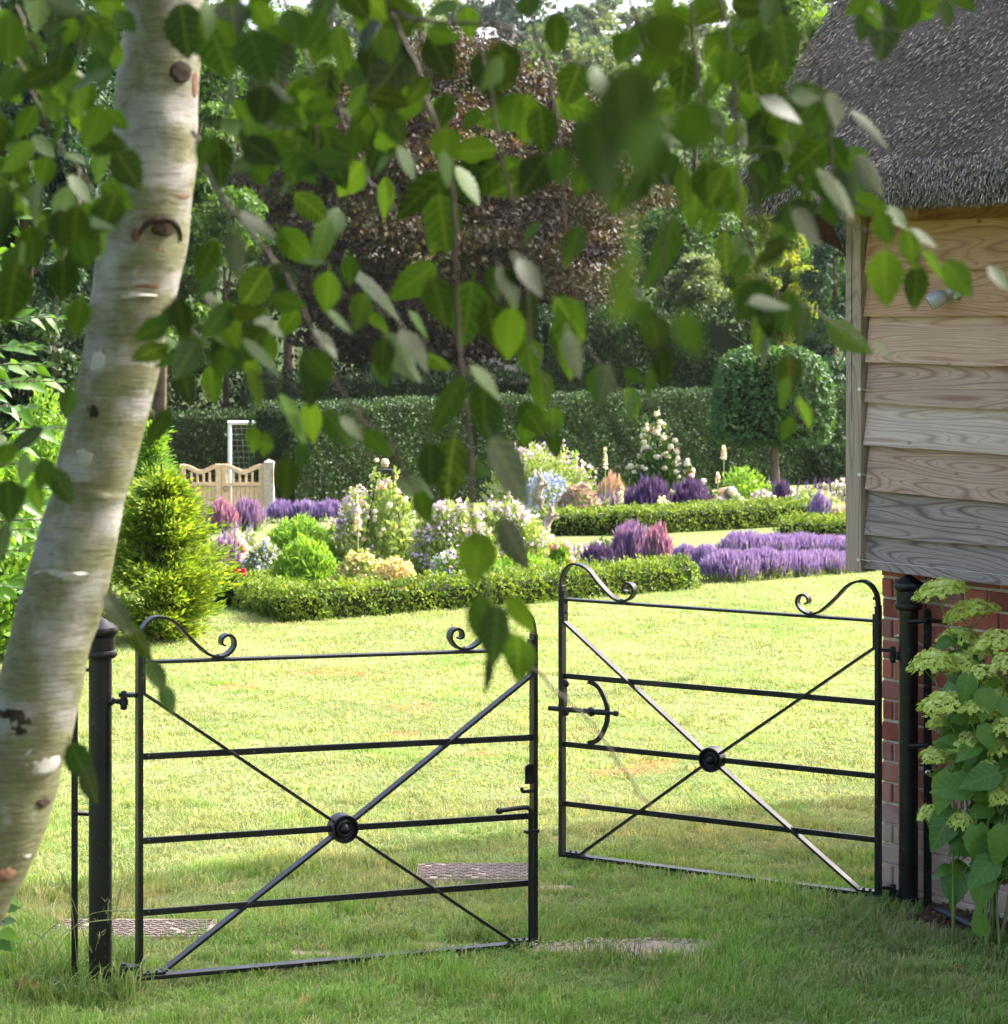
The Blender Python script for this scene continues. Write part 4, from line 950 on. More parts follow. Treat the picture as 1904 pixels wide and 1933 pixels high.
    for u, v, du, dv, L, Y in [(1760, 1445, -30, 50, 70, 8.12), (1795, 1460, -20, 60, 82, 8.05), (1800, 1530, -40, 70, 90, 8.08), (1845, 1560, 10, 70, 85, 7.98), (1868, 1580, 5, 60, 85, 7.95), (1880, 1620, -35, 40, 80, 7.92), (1800, 1640, -15, 60, 60, 8.15), (1820, 1650, -30, 55, 70, 8.1), (1860, 1640, -10, 60, 85, 7.96), (1895, 1560, -10, 70, 80, 7.9), (1752, 1560, -8, 28, 34, 8.18), (1772, 1280, -26, 40, 52, 8.06), (1830, 1275, -10, 45, 60, 8.02), (1862, 1300, -6, 60, 66, 8.0), (1800, 1350, -30, 10, 56, 8.05), (1855, 1370, 20, 40, 56, 8.0), (1840, 1480, -60, 10, 84, 8.0), (1885, 1460, -50, 15, 80, 7.96), (1840, 1430, 10, 60, 80, 8.05)]:
        d = P(u+du, v+dv, Y-.02)-P(u, v, Y); put_leaf(P(u, v, Y), d, L*Y/F, unit((R.normal(-.2, .25), -1, R.uniform(.3, .8))))
    d = P(1848, 1700, 7.95)-P(1862, 1752, 7.95)
    put_leaf(P(1858, 1765, 7.95), d*-1 if False else d, .10, unit((-.6, -.9, .2)))
hydrangea()

# ------------------------------------------------------------------ hedges
def hedge(label, path, depth, height, leaf, dens, mat, ztop=None, name='hedge', bulge=.05, cat='hedge', sprout=.0):
    """path: [(u, Y)] along the foot of the near face"""
    pts = [gp(u, Y) for u, Y in path]; r = empty(name, pts[0], label, cat)
    m = MB(); nrmL = []
    for a, b in zip(pts[:-1], pts[1:]):
        t = unit((b-a)*np.array((1, 1, 0))); q = np.array((-t[1], t[0], 0)); q = q if q[1] > 0 else -q; nrmL.append((a, b, t, q))
    allp, alln, dirs = [], [], []
    for a, b, t, q in nrmL:
        ha = (ztop-a[2]) if ztop is not None else height; hb = (ztop-b[2]) if ztop is not None else height
        c = .035+leaf*.4
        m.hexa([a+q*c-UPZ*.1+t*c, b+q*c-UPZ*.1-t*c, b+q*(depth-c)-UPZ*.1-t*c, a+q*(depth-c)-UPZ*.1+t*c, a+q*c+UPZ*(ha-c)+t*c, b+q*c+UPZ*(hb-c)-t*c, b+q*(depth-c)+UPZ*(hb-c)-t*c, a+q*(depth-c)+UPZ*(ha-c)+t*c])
        L = np.linalg.norm(b-a); h = (ha+hb)/2
        for kind, A in (('front', L*h), ('top', L*depth), ('end0', depth*h), ('end1', depth*h), ('back', L*h*.4)):
            n = int(A*dens*(1.25 if kind == 'top' else 1)); s = R.uniform(0, 1, n); w = R.uniform(0, 1, n)
            if kind in ('front', 'back'):
                hh = ha+(hb-ha)*s; p = a+(b-a)*s[:, None]+UPZ*(w*hh)[:, None]; nv = -q if kind == 'front' else q
                if kind == 'back': p = p+q*depth
            elif kind == 'top': hh = ha+(hb-ha)*s; p = a+(b-a)*s[:, None]+UPZ*hh[:, None]+q*(w*depth)[:, None]; nv = UPZ
            else:
                e = a if kind == 'end0' else b; hh = np.full(n, ha if kind == 'end0' else hb); p = e+q*(s*depth)[:, None]+UPZ*(w*hh)[:, None]; nv = -t if kind == 'end0' else t
            off = fbm(p[:, 0]+p[:, 2]*.7, p[:, 1]+p[:, 2], 3.2/max(.3, h), 4.2, 2)*bulge+np.abs(R.normal(0, leaf*.35, n))
            if kind == 'top': off += sprout*R.uniform(0, 1, n)**4
            p = p+nv*off[:, None]; allp.append(p); alln.append(np.tile(nv, (n, 1)))
    m.build('twigs', 'hedge_core', r)  # solid dark box that stops see-through, inner shade put into its colour
    p = np.vstack(allp); nv = np.vstack(alln)
    cloud_obj('foliage', p, leaf, mat, r, nrm=nv*.5+UPZ*.25, nj=1.3, dirs=nv*.6+UPZ*.5, dj=1.4, rnd=np.clip(.5+.5*fbm(p[:, 0]*3, p[:, 1]*3+p[:, 2]*2, 1.1, 8., 2)+R.normal(0, .28, len(p)), 0, 1))
    return r
hedge('low clipped box hedge nearest the lawn, turning a corner round the flower bed', [(378, 19.6), (525, 16.6)], .36, .195, .030, 3800, 'box', bulge=.05, sprout=.05)
hedge('low clipped box hedge along the lawn edge in front of the flower bed', [(534, 16.62), (930, 17.5), (1322, 18.7)], .36, .19, .030, 3800, 'box', bulge=.05, sprout=.05)
hedge('low box hedge across the far side of the grass path, below the dark salvia', [(1005, gY(1015, 1012)), (1200, gY(1200, 1010)), (1541, gY(1541, 991))], .6, .27, .040, 1900, 'box', bulge=.06)
hedge('short rounded box hedge beside the barn corner behind the lavender', [(1462, gY(1462, 1016)), (1660, gY(1640, 1026))], .6, .21, .036, 2400, 'box', bulge=.08)
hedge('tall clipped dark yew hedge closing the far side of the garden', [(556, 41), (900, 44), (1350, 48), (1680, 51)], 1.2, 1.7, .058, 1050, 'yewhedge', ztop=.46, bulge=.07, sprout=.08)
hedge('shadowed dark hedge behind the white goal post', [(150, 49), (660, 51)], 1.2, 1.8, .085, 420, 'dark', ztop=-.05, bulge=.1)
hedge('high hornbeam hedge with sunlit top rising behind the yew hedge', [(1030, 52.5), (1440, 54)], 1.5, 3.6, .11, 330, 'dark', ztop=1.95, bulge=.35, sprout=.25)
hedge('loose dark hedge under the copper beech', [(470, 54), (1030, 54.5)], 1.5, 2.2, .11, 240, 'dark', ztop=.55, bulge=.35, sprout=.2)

# ------------------------------------------------------------------ trees
def tree(name, label, u, Y, vt, vb, wpx, mat, n=9000, leaf=.12, nb=46, shape=1.0, trunk='bark_dark', pos=None, dims=None, group=None, blob=.30, seed=None, limbs=6, cat='tree', droop=0., top=.9, flat=.75):
    rg = np.random.default_rng(int(abs(u*7+Y*31)) if seed is None else seed)
    if pos is None and Y < 80 and n < 30000: n = int(n*1.8)
    if pos is None:
        g = gp(u, Y); zt = P(u, vt, Y)[2]; zb_ = P(u, vb, Y)[2]; rx = wpx*Y/F/2
    else: g = np.array(pos, float); zb_, zt, rx = dims
    r = empty(name, g, label, cat, group); cz, rz = (zt+zb_)/2, (zt-zb_)/2
    C = []
    while len(C) < nb:
        d = rg.normal(size=3); d /= np.linalg.norm(d); q = rg.uniform(.25, 1)**.5; h = d[2]*q
        w = 1-max(0, h)**1.5*(1-top*.35)*shape
        C.append((d[0]*q*rx*w*.88, d[1]*q*rx*w*.88, h*rz*.88))
    C = np.array(C)+np.array((g[0], g[1], cz)); br = blob*min(rx, rz)*rg.uniform(.6, 1.25, nb)
    k = rg.integers(0, nb, n); d = rg.normal(size=(n, 3)); d /= np.linalg.norm(d, axis=1)[:, None]
    rad = rg.uniform(0, 1, n)**.4; p = C[k]+d*(br[k]*rad)[:, None]*np.array((1.15, 1.15, flat))
    if droop: p[:, 2] -= droop*rg.uniform(0, 1, n)**2
    V, Fc = cards(p, leaf, .62, dirs=d*.5-UPZ*(.35+droop), dj=1.2, nrm=UPZ*.55+d*.4, nj=1.2, rng=rg)
    rn = np.clip(rg.uniform(0, 1, nb)[k]*.70+rg.uniform(0, 1, n)*.40-.05, 0, 1)
    obj('crown', V, Fc, mat, r, kind='stuff', rnd=rn)
    m = MB(); tr = max(.04, .035*rx+.015*(zt-g[2])*.5); top_ = np.array((g[0]+rg.normal(0, .05*rx), g[1], cz+rz*.55))
    pth = smooth_path([g-UPZ*.2, g+(top_-g)*.35+np.array((rg.normal(0, .05), 0, 0)), g+(top_-g)*.7, top_], 4); m.tube(pth, [tr*(1-.85*i/(len(pth)-1)) for i in range(len(pth))], 9, wob=.15)
    m.build('trunk', trunk, r, smooth=True)
    m = MB(); big = np.argsort(-br)[:limbs]
    for j in big:
        s = pth[int(rg.uniform(.35, .8)*(len(pth)-1))]; e = C[j]; m.tube(smooth_path([s, s+(e-s)*.5-UPZ*.06*rz, e], 3), [tr*.4, tr*.36, tr*.32, tr*.26, tr*.2, tr*.14, tr*.06], 6)
    if limbs: m.build('limbs', trunk, r, smooth=True)
    return r
tree('copper_beech', 'large dark bronze purple copper beech in the middle behind the hedges', 838, 60, 10, 770, 900, 'copper', 130000, .15, 330, .85, flat=.42, blob=.21, limbs=14, top=1.2)
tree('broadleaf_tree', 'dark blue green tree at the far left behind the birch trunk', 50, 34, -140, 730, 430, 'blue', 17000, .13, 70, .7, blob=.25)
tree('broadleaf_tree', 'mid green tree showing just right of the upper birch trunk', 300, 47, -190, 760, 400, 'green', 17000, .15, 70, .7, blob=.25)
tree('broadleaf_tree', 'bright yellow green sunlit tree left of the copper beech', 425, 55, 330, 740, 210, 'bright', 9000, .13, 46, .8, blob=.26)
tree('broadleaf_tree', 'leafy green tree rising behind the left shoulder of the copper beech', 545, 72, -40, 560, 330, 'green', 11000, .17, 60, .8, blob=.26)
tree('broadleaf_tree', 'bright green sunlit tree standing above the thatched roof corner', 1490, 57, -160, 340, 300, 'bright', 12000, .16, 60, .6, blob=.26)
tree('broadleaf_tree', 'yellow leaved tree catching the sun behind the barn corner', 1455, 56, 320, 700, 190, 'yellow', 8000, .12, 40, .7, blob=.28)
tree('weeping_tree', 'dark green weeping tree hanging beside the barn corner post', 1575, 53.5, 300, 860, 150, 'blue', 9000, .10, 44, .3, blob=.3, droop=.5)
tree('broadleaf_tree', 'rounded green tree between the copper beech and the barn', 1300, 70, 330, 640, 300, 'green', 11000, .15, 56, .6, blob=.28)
tree('broadleaf_tree', 'green bush tree above the high hornbeam hedge, haze painted into its pale leaves', 1320, 62, 470, 640, 190, 'far', 6000, .13, 36, .5, blob=.32)
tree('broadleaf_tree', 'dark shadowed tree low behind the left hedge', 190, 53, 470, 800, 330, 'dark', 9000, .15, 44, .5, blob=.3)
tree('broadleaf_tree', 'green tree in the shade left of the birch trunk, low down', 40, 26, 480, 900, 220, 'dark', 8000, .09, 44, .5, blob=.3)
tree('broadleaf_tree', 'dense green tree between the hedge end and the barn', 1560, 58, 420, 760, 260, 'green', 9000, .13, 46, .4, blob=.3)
hill = np.random.default_rng(5); hk = 0
for Yr, cnt, vt0, mats_ in ((92, 10, 110, ['green', 'bright', 'far']), (130, 13, 30, ['far', 'green', 'far']), (185, 15, -10, ['far', 'blue', 'far']), (245, 16, -45, ['far', 'blue', 'far'])):
    for i in range(cnt):
        u = -200+2300*(i+.5)/cnt+hill.normal(0, 40); Y = Yr+hill.uniform(-8, 8); vt = vt0+hill.uniform(-45, 45)
        if 940 < u < 1260 and Yr > 100: vt += 12
        w = hill.uniform(190, 300)*(1.0 if Yr < 120 else .8); zg = gp(u, Y)[2]; vb = HY-(zg+.6-H)*F/Y
        if vb-vt < 60: vt = vb-hill.uniform(90, 150)
        tree('woodland_tree', 'tree in the hazy wood covering the far hillside', u, Y, vt, vb, w, mats_[hk % 3], 2600, .32*Y/100, 34, .6, group='trees on the far hillside', limbs=3, seed=300+hk, blob=.32); hk += 1
tree('shade_tree', 'broad leafy tree growing behind the thatched barn', 0, 0, 0, 0, 0, 'green', 9000, .2, 70, .4, pos=(7.6, 7.7, 0), dims=(3.2, 8.4, 2.4), blob=.3, seed=77)

tree('shade_tree', 'unseen leafy tree added behind the viewpoint to hold sky light off the birch', 0, 0, 0, 0, 0, 'green', 9000, .22, 70, .4, pos=(1.8, -6.5, 0), dims=(1.6, 9.0, 2.9), blob=.3, seed=79)  # added out of view, blocks sky light on the birch leaves and trunk

def lollipop():
    Y = 35.; g = gp(1470, Y); r = empty('topiary_tree', g, 'clipped square headed topiary tree on a bare trunk in front of the yew hedge', 'topiary tree')
    zt, zb_ = P(1458, 655, Y)[2], P(1458, 838, Y)[2]; c = np.array(((1458-CX)*Y/F, Y, (zt+zb_)/2)); rx = 108*Y/F; rz = (zt-zb_)/2
    n = 9000; d = R.normal(size=(n, 3)); d /= np.linalg.norm(d, axis=1)[:, None]
    def sup(d):
        e = np.where(d[:, 2] < 0, 9., 4.5); return (np.abs(d[:, 0])**e+np.abs(d[:, 1])**e+np.abs(d[:, 2])**e)**(-1/e)
    s = sup(d); off = 1+.05*fbm(d[:, 0]*3, d[:, 2]*3+d[:, 1], 1.3, 6, 2)+R.uniform(-.10, .03, n)
    sq = np.where(d[:, 2] > 0, 1-.16*np.clip(d[:, 2], 0, 1)**2, 1.)
    p = c+d*(s*off)[:, None]*np.array((rx*.99, rx*.99, rz*.99)); p[:, 0] = c[0]+(p[:, 0]-c[0])*np.where(p[:, 2] > c[2], 1-.22*((p[:, 2]-c[2])/rz)**2, 1)
    cloud_obj('crown', p, .085, 'topiary', r, dirs=d*.5-UPZ*.3, dj=1.2, nrm=d*.8+UPZ*.2, nj=1.1)
    m = MB(); m.lathe(c-UPZ*rz*.86, UPZ, [(rx*.75, 0), (rx*.88, rz*.3), (rx*.88, rz*1.1), (rx*.66, rz*1.6), (rx*.2, rz*1.75)], 12); m.build('twigs', 'hedge_core', r)  # solid dark filler inside the clipped head, shade put into its colour
    m = MB(); m.tube([g-UPZ*.1, (g+c)/2-UPZ*.1, c], [.062, .056, .05], 9, wob=.1); m.build('trunk', 'bark_grey', r, smooth=True)
lollipop()

# ------------------------------------------------------------------ plants of the flower garden
BALLS = {}
def ball(mat):
    if mat not in BALLS: BALLS[mat] = [ball_mesh('bloom', mat, seed=i) for i in range(3)]
    return BALLS[mat][R.integers(0, 3)]
def plant(name, label, cat, u0, u1, vt, Y, mat, leaf=.05, n=1400, flowers=(), group=None, up=.4, asp=.5, base=None, taper=0., bump_=.18):
    uc = (u0+u1)/2; g = gp(uc, Y) if base is None else base; w = (u1-u0)*Y/F/2; hgt = P(uc, vt, Y)[2]-g[2]
    r = empty(name, g, label, cat, group)
    def dome(k, lo=.35, zmin=0.):
        d = R.normal(size=(k, 3)); d[:, 2] = np.abs(d[:, 2])+zmin*1.2; d /= np.linalg.norm(d, axis=1)[:, None]
        q = (lo+(1-lo)*R.uniform(0, 1, k)**.6)*(1+bump_*fbm(d[:, 0]*2+g[0], d[:, 1]*2+d[:, 2]*2, 1.6, 3.1, 2))
        p = d*q[:, None]; tz = np.clip(p[:, 2], 0, 1)
        return np.c_[g[0]+p[:, 0]*w*(1-taper*tz), g[1]+p[:, 1]*w*.9*(1-taper*tz), g[2]+p[:, 2]*hgt], d
    p, d = dome(n)
    if mat: cloud_obj('foliage', p, leaf, mat, r, aspect=asp, dirs=d*.5+UPZ*up, dj=.9, nrm=d*.7+UPZ*.3, nj=1.2)
    for fm, kind, k, s in flowers:
        q, dq = dome(k, .88, dict(spike=.55, puff=.45, ball=.25).get(kind, .1))
        if kind == 'spike':
            q[:, 2] += s*.25; dv = UPZ+dq*.22; V1, F1 = cards(q, s, .12, dirs=dv, dj=.3, fold=0, sj=.7); V2, F2 = cards(q, s, .12, dirs=dv, dj=.3, fold=0, sj=.7)
            obj('flower_spikes', np.vstack([V1, V2]), np.vstack([F1, F2+len(V1)]), fm, r, kind='stuff', rnd=np.tile(np.clip(R.normal(.5, .3, k), 0, 1), 2))
        elif kind == 'puff':
            idx = R.integers(0, k, k*9); qq = q[idx]+R.normal(0, s*.42, (k*9, 3)); cloud_obj('blossom', qq, s*.5, fm, r, aspect=.9, rnd=np.clip(R.uniform(0, 1, k)[idx]*.6+R.uniform(0, .4, k*9), 0, 1))
        elif kind == 'fleck': cloud_obj('blossom', q, s, fm, r, aspect=.8, nrm=dq, nj=1.)
        elif kind == 'ball':
            for a in q: inst('bloom', ball(fm), r, Matrix.Translation(Vector(a)) @ Matrix.Rotation(R.uniform(0, 6), 4, 'Z') @ Matrix.Scale(s*R.uniform(.75, 1.2), 4))
    return r
def foxglove(label, u, vt, vm, vb, Y, mat, w=9):
    g = gp(u, Y); r = empty('foxglove', g, label, 'foxglove'); a, t, b = P(u, vm, Y), P(u, vt, Y), np.array(g); L = np.linalg.norm(t-a); rad = w*Y/F/2
    m = MB(); m.tube([b, a, t], [.008, .007, .003], 5); m.build('stem', 'hyd_stem', r)
    n = 70; f = R.uniform(0, 1, n); an = R.uniform(0, 6.28, n); q = a+(t-a)*f[:, None]+np.c_[np.cos(an), np.sin(an), np.zeros(n)]*(rad*(1-.7*f))[:, None]
    cloud_obj('bells', q, rad*1.3, mat, r, aspect=.8, dirs=np.c_[np.cos(an), np.sin(an), -np.ones(n)*.6], dj=.5)
    if vb > vm+10: cloud_obj('leaves', b+R.normal(0, .05, (26, 3))+UPZ*.06, .09, 'sage', r, dirs=UPZ*.8, dj=1.)
# in front of the yew hedge
plant('phlox_shrub', 'tall pale lilac flowering clump by the yew hedge left of the white rose', 'flowering shrub', 906, 1135, 836, 35., 'fresh', .08, 4200, [('lilac', 'puff', 56, .12), ('lilac', 'fleck', 200, .045)], up=.8)
plant('blue_flowers', 'cloud of small blue flowers in front of the tall lilac clump', 'flowers', 975, 1088, 890, 32.5, 'sage', .06, 700, [('blue_flower', 'fleck', 900, .05)])
plant('sedum_clump', 'dusky pink flat flowered clump right of the hare sculpture', 'flowers', 1045, 1140, 914, 31., 'sage', .06, 900, [('sedum', 'fleck', 900, .05), ('pink', 'fleck', 200, .05)])
plant('astilbe_clump', 'salmon pink feathery clump at the foot of the white foxglove', 'flowers', 1120, 1190, 905, 33., 'sage', .06, 600, [('pink', 'spike', 200, .12), ('beige', 'spike', 80, .12)])
foxglove('white foxglove spike beside the white rose obelisk', 1143, 846, 884, 945, 32., 'white', 8)
foxglove('pale pink foxglove spike above the round green bush', 1367, 841, 866, 930, 33.5, 'foxglove', 10)
foxglove('short pink foxglove spike left of the round green bush', 1356, 892, 911, 935, 32.8, 'foxglove', 8)
foxglove('low white foxglove leaning over the far box hedge', 1173, 928, 950, 960, 30., 'white', 8)
rr = plant('white_rose', 'white rose smothering its obelisk in front of the yew hedge', 'rose bush', 1182, 1296, 806, 34., 'green', .09, 2200, [('white', 'ball', 60, .044), ('white', 'puff', 40, .06)], taper=.05, bump_=.35)
m = MB(); m.lathe(P(1232, 812, 34), UPZ, [(.004, -.055), (.036, -.042), (.052, 0), (.036, .042), (.004, .055)], 14); m.build('finial', 'finial', rr, smooth=True)
m = MB(); m.tube([gp(1232, 34.), P(1232, 815, 34)], .015, 6); m.build('obelisk_pole', 'copper', rr)
plant('white_rose', 'small white rose spilling from the right side of the obelisk', 'rose bush', 1284, 1318, 872, 33.4, 'green', .07, 500, [('white', 'ball', 18, .045), ('blush', 'ball', 4, .042)], taper=.3)
plant('peony_bush', 'rounded fresh green bush with one blush bloom before the topiary trunk', 'bush', 1346, 1464, 882, 33., 'lime', .07, 2400, [('blush', 'ball', 3, .06)], up=.3)
plant('rose_clump', 'low clump of cream roses left of the round green bush', 'rose bush', 1310, 1352, 908, 33., 'green', .07, 500, [('peach', 'ball', 5, .045), ('white', 'ball', 7, .042)])
plant('rose_clump', 'white and blush rose clump above the far box hedge', 'rose bush', 1344, 1412, 924, 30.5, 'sage', .07, 900, [('white', 'ball', 26, .06), ('blush', 'ball', 14, .06)])
plant('mixed_border', 'pale mixed flowers along the back of the far box hedge', 'flowers', 1405, 1475, 926, 31., 'sage', .06, 900, [('lilac', 'fleck', 260, .05), ('white', 'fleck', 150, .05), ('blush', 'fleck', 60, .05)])
plant('mixed_border', 'violet and coral flowers between the topiary trunk and the barn corner', 'flowers', 1470, 1600, 924, 31.5, 'lime', .07, 1600, [('violet', 'puff', 22, .06), ('pink', 'fleck', 160, .05), ('white', 'fleck', 60, .05)])
plant('salvia_clump', 'near black violet salvia before the white rose obelisk', 'salvia', 1176, 1278, 926, 30.2, 'dark', .06, 900, [('darkviolet', 'spike', 800, .19)], bump_=.3, up=.8)
plant('salvia_clump', 'near black violet salvia between the white roses and the cream roses', 'salvia', 1262, 1350, 930, 30.2, 'dark', .06, 800, [('darkviolet', 'spike', 750, .19)], bump_=.3, up=.8)
plant('salvia_clump', 'dark violet salvia spikes at the foot of the topiary trunk', 'salvia', 1458, 1500, 920, 33., 'dark', .06, 300, [('darkviolet', 'spike', 200, .15)], bump_=.3, up=.8)
plant('salvia_clump', 'violet salvia by the barn corner above the short box hedge', 'salvia', 1528, 1572, 944, 28.8, 'sage', .06, 400, [('violet', 'spike', 260, .14)], bump_=.3, up=.8)
plant('mixed_border', 'buff seed heads and tiny white flowers by the barn corner', 'flowers', 1558, 1625, 952, 28.4, 'beige', .06, 700, [('white', 'fleck', 80, .05), ('violet', 'fleck', 90, .05)])
plant('gypsophila', 'white speckled clump under the dark salvia', 'flowers', 1228, 1275, 940, 29.6, 'sage', .05, 300, [('white', 'fleck', 200, .035)])
# the middle bed by the lawn
plant('salvia_clump', 'purple and magenta salvia behind the box hedge left of the lavender', 'salvia', 1150, 1232, 1006, 20.6, 'sage', .05, 700, [('purple', 'spike', 800, .12)], bump_=.3, up=.8)
plant('salvia_clump', 'rosy magenta salvia spikes nearest the lavender', 'salvia', 1212, 1270, 1012, 20.2, 'sage', .05, 500, [('magenta', 'spike', 420, .12)], bump_=.3, up=.8)
plant('salvia_clump', 'low dark violet salvia left of the magenta salvia', 'salvia', 1092, 1165, 1040, 20.1, 'sage', .05, 500, [('darkviolet', 'spike', 420, .10)], bump_=.3, up=.8)
plant('white_rose', 'white rose blooms left of the magenta salvia', 'rose bush', 1118, 1160, 1014, 20.8, 'green', .05, 400, [('white', 'ball', 14, .034)])
plant('rose_clump', 'peach and blush roses beside the pale foxgloves', 'rose bush', 1030, 1085, 1020, 21., 'lime', .05, 700, [('peach', 'ball', 10, .032), ('blush', 'ball', 10, .03)])
foxglove('cream foxglove behind the peach roses', 1096, 1026, 1056, 1075, 20.4, 'white', 12)
plant('phlox_shrub', 'broad pale lilac phlox in the middle of the near flower bed', 'flowering shrub', 765, 945, 945, 21., 'fresh', .05, 6500, [('lilac', 'puff', 110, .07), ('lilac', 'fleck', 300, .025)], up=.8)
plant('phlox_shrub', 'airy pale lilac phlox at the right of the near flower bed', 'flowering shrub', 870, 1045, 945, 21.6, 'fresh', .05, 6500, [('lilac', 'puff', 90, .07), ('white', 'fleck', 160, .025)], up=.8)
plant('geranium_clump', 'low green clump dotted with lilac flowers behind the box hedge', 'flowers', 800, 920, 1035, 18.4, 'lime', .045, 2200, [('lilac', 'fleck', 420, .036), ('blue_flower', 'fleck', 160, .03)])
plant('leafy_clump', 'fresh green leafy clump behind the box hedge below the dangling birch leaf', 'plant', 900, 1070, 1045, 18.6, 'lime', .055, 2600, [('white', 'fleck', 30, .03)])
plant('astilbe_clump', 'buff feathery astilbe spilling over the near box hedge', 'flowers', 690, 800, 1052, 17.5, 'beige', .035, 2600, [('beige', 'fleck', 900, .03)])
plant('astilbe_clump', 'greenish buff feathery clump right of the round green bush', 'flowers', 622, 740, 1040, 18., 'fresh', .04, 2600, [('beige', 'fleck', 900, .03)])
plant('round_bush', 'rounded vivid green leafy bush behind the near box hedge', 'bush', 500, 656, 1014, 18.2, 'lime', .055, 5200, [], up=.5, asp=.35)
plant('round_bush', 'paler green bush behind the rounded vivid one', 'bush', 482, 645, 974, 22.5, 'lime', .065, 3400, [('white', 'fleck', 8, .05)], up=.4)
plant('silver_clump', 'silvery blue clump left of the rounded green bush', 'flowers', 448, 550, 1020, 19.2, 'sage', .05, 2200, [('blue_flower', 'fleck', 300, .03), ('white', 'fleck', 380, .03)])
plant('rose_clump', 'blush pink roses above the purple salvia by the conifer', 'rose bush', 405, 482, 1018, 20.6, 'sage', .05, 700, [('blush', 'ball', 44, .036), ('peach', 'ball', 16, .034)])
plant('salvia_clump', 'purple salvia beside the golden conifer', 'salvia', 380, 466, 1030, 19.6, 'sage', .05, 700, [('purple', 'spike', 560, .11)], bump_=.3, up=.8)
pe = plant('peony_bush', 'dark leaved peony with crimson blooms behind the near box hedge', 'peony', 408, 478, 1072, 18.2, 'dark', .055, 900, [])
for u, v in ((426, 1077), (443, 1075), (449, 1078), (461, 1076), (461, 1084), (456, 1079)): inst('bloom', ball('rose_red'), pe, Matrix.Translation(Vector(P(u, v, 17.9))) @ Matrix.Scale(.019, 4))
plant('salvia_clump', 'purple red salvia mass in front of the wooden gates', 'salvia', 384, 452, 958, 33., 'sage', .06, 700, [('magenta', 'spike', 560, .16)], bump_=.3, up=.8)
plant('salvia_clump', 'violet salvia mass at the foot of the grey gate post', 'salvia', 435, 502, 956, 33.5, 'sage', .06, 700, [('purple', 'spike', 620, .16)], bump_=.3, up=.8)
plant('phlox_shrub', 'pale lilac phlox left of the copper obelisk', 'flowering shrub', 625, 720, 922, 22.5, 'fresh', .05, 2200, [('lilac', 'puff', 60, .065), ('white', 'fleck', 90, .03)], up=.8)
ob = plant('climbing_rose', 'white and blush rose climbing the copper obelisk', 'rose bush', 660, 800, 905, 22., 'fresh', .06, 3200, [('white', 'ball', 44, .030), ('blush', 'ball', 26, .030), ('lilac', 'puff', 20, .05)], taper=.1, bump_=.5)
m = MB(); m.lathe(P(727, 874, 22), UPZ, [(.003, -.042), (.028, -.033), (.041, 0), (.028, .033), (.003, .042)], 16); m.build('finial', 'wood_pale', ob, smooth=True)
m = MB(); rr_ = P(727, 887, 22); m.box(rr_, (1, 0, 0), (0, 1, 0), UPZ, .13, .13, .012); m.build('obelisk_collar', 'copper', ob)
for a, b in ((-.06, -.06), (.06, -.06), (.06, .06), (-.06, .06)):
    m = MB(); m.tube([rr_+np.array((a, b, 0)), rr_+np.array((a*3.4, b*3.4, -.8))], .006, 6); m.build('obelisk_rod', 'copper', ob)
foxglove('pale pink foxglove left of the climbing rose', 676, 955, 1000, 1040, 21., 'foxglove', 11)
for u0, u1, vt, Y, lb in ((655, 800, 985, 23.5, 'loose pale flowers filling in behind the climbing rose'), (760, 900, 978, 24., 'loose pale flowers filling in behind the broad phlox'), (880, 1050, 985, 24., 'loose pale flowers filling in behind the airy phlox'), (560, 700, 990, 23.8, 'loose pale flowers behind the green bushes'), (400, 500, 1000, 24., 'loose pale flowers behind the blush roses'), (1040, 1160, 1040, 21.6, 'loose pale flowers between the peach roses and the salvia')):
    plant('mixed_border', lb, 'flowers', u0, u1, vt, Y, 'fresh', .05, 2600, [('lilac', 'fleck', 260, .035), ('white', 'fleck', 200, .035), ('blush', 'fleck', 120, .035), ('violet', 'spike', 60, .10)], up=.7, bump_=.4)
for u0, u1, vt, Y, lb in ((1120, 1250, 932, 32., 'loose mixed flowers behind the leftmost dark salvia'), (1240, 1360, 925, 32.5, 'loose mixed flowers behind the right dark salvia'), (1400, 1520, 918, 33.5, 'loose mixed flowers before the topiary trunk'), (1500, 1640, 915, 34., 'loose mixed flowers between topiary and barn')):
    plant('mixed_border', lb, 'flowers', u0, u1, vt, Y, 'sage', .07, 1600, [('lilac', 'fleck', 160, .05), ('pink', 'fleck', 160, .05), ('darkviolet', 'spike', 70, .16), ('white', 'fleck', 80, .05)], up=.7, bump_=.4)
# lavender
def lav(u0, u1, vt, Y, label):
    plant('lavender_bush', label, 'lavender', u0, u1, vt, Y, 'lavender_leaf', .06, 900, [('violet', 'spike', 950, .080)], 'lavender bushes by the lawn', up=1., asp=.2, bump_=.1)
ORD = ['leftmost', 'second from the left', 'middle', 'second from the right', 'rightmost']
for i in range(5): lav(1316+i*58, 1316+i*58+126, 1050-4*(i % 2)+i*1.5, 19.35+i*.22, ORD[i]+' purple lavender bush of the front row along the lawn edge')
for i in range(5): lav(1346+i*54, 1346+i*54+122, 1014+2*(i % 2)+i*2, 22.6+.1*i, ORD[i]+' purple lavender bush of the back row beside the grass path')
for i in range(2): lav(1262+i*40, 1262+i*40+62, 1040, 20.9, ('small paler lavender bush touching the magenta salvia', 'small paler lavender bush between the pale one and the front lavender row')[i])
for i in range(4): plant('lavender_bush', ('leftmost', 'second', 'third', 'rightmost')[i]+' far lavender bush from the left in the row behind the pale green bush', 'lavender', 500+i*44, 500+i*44+64, 955, 36.5, 'dark', .06, 260, [('violet', 'spike', 420, .14)], 'lavender bushes before the yew hedge', up=1., asp=.2)

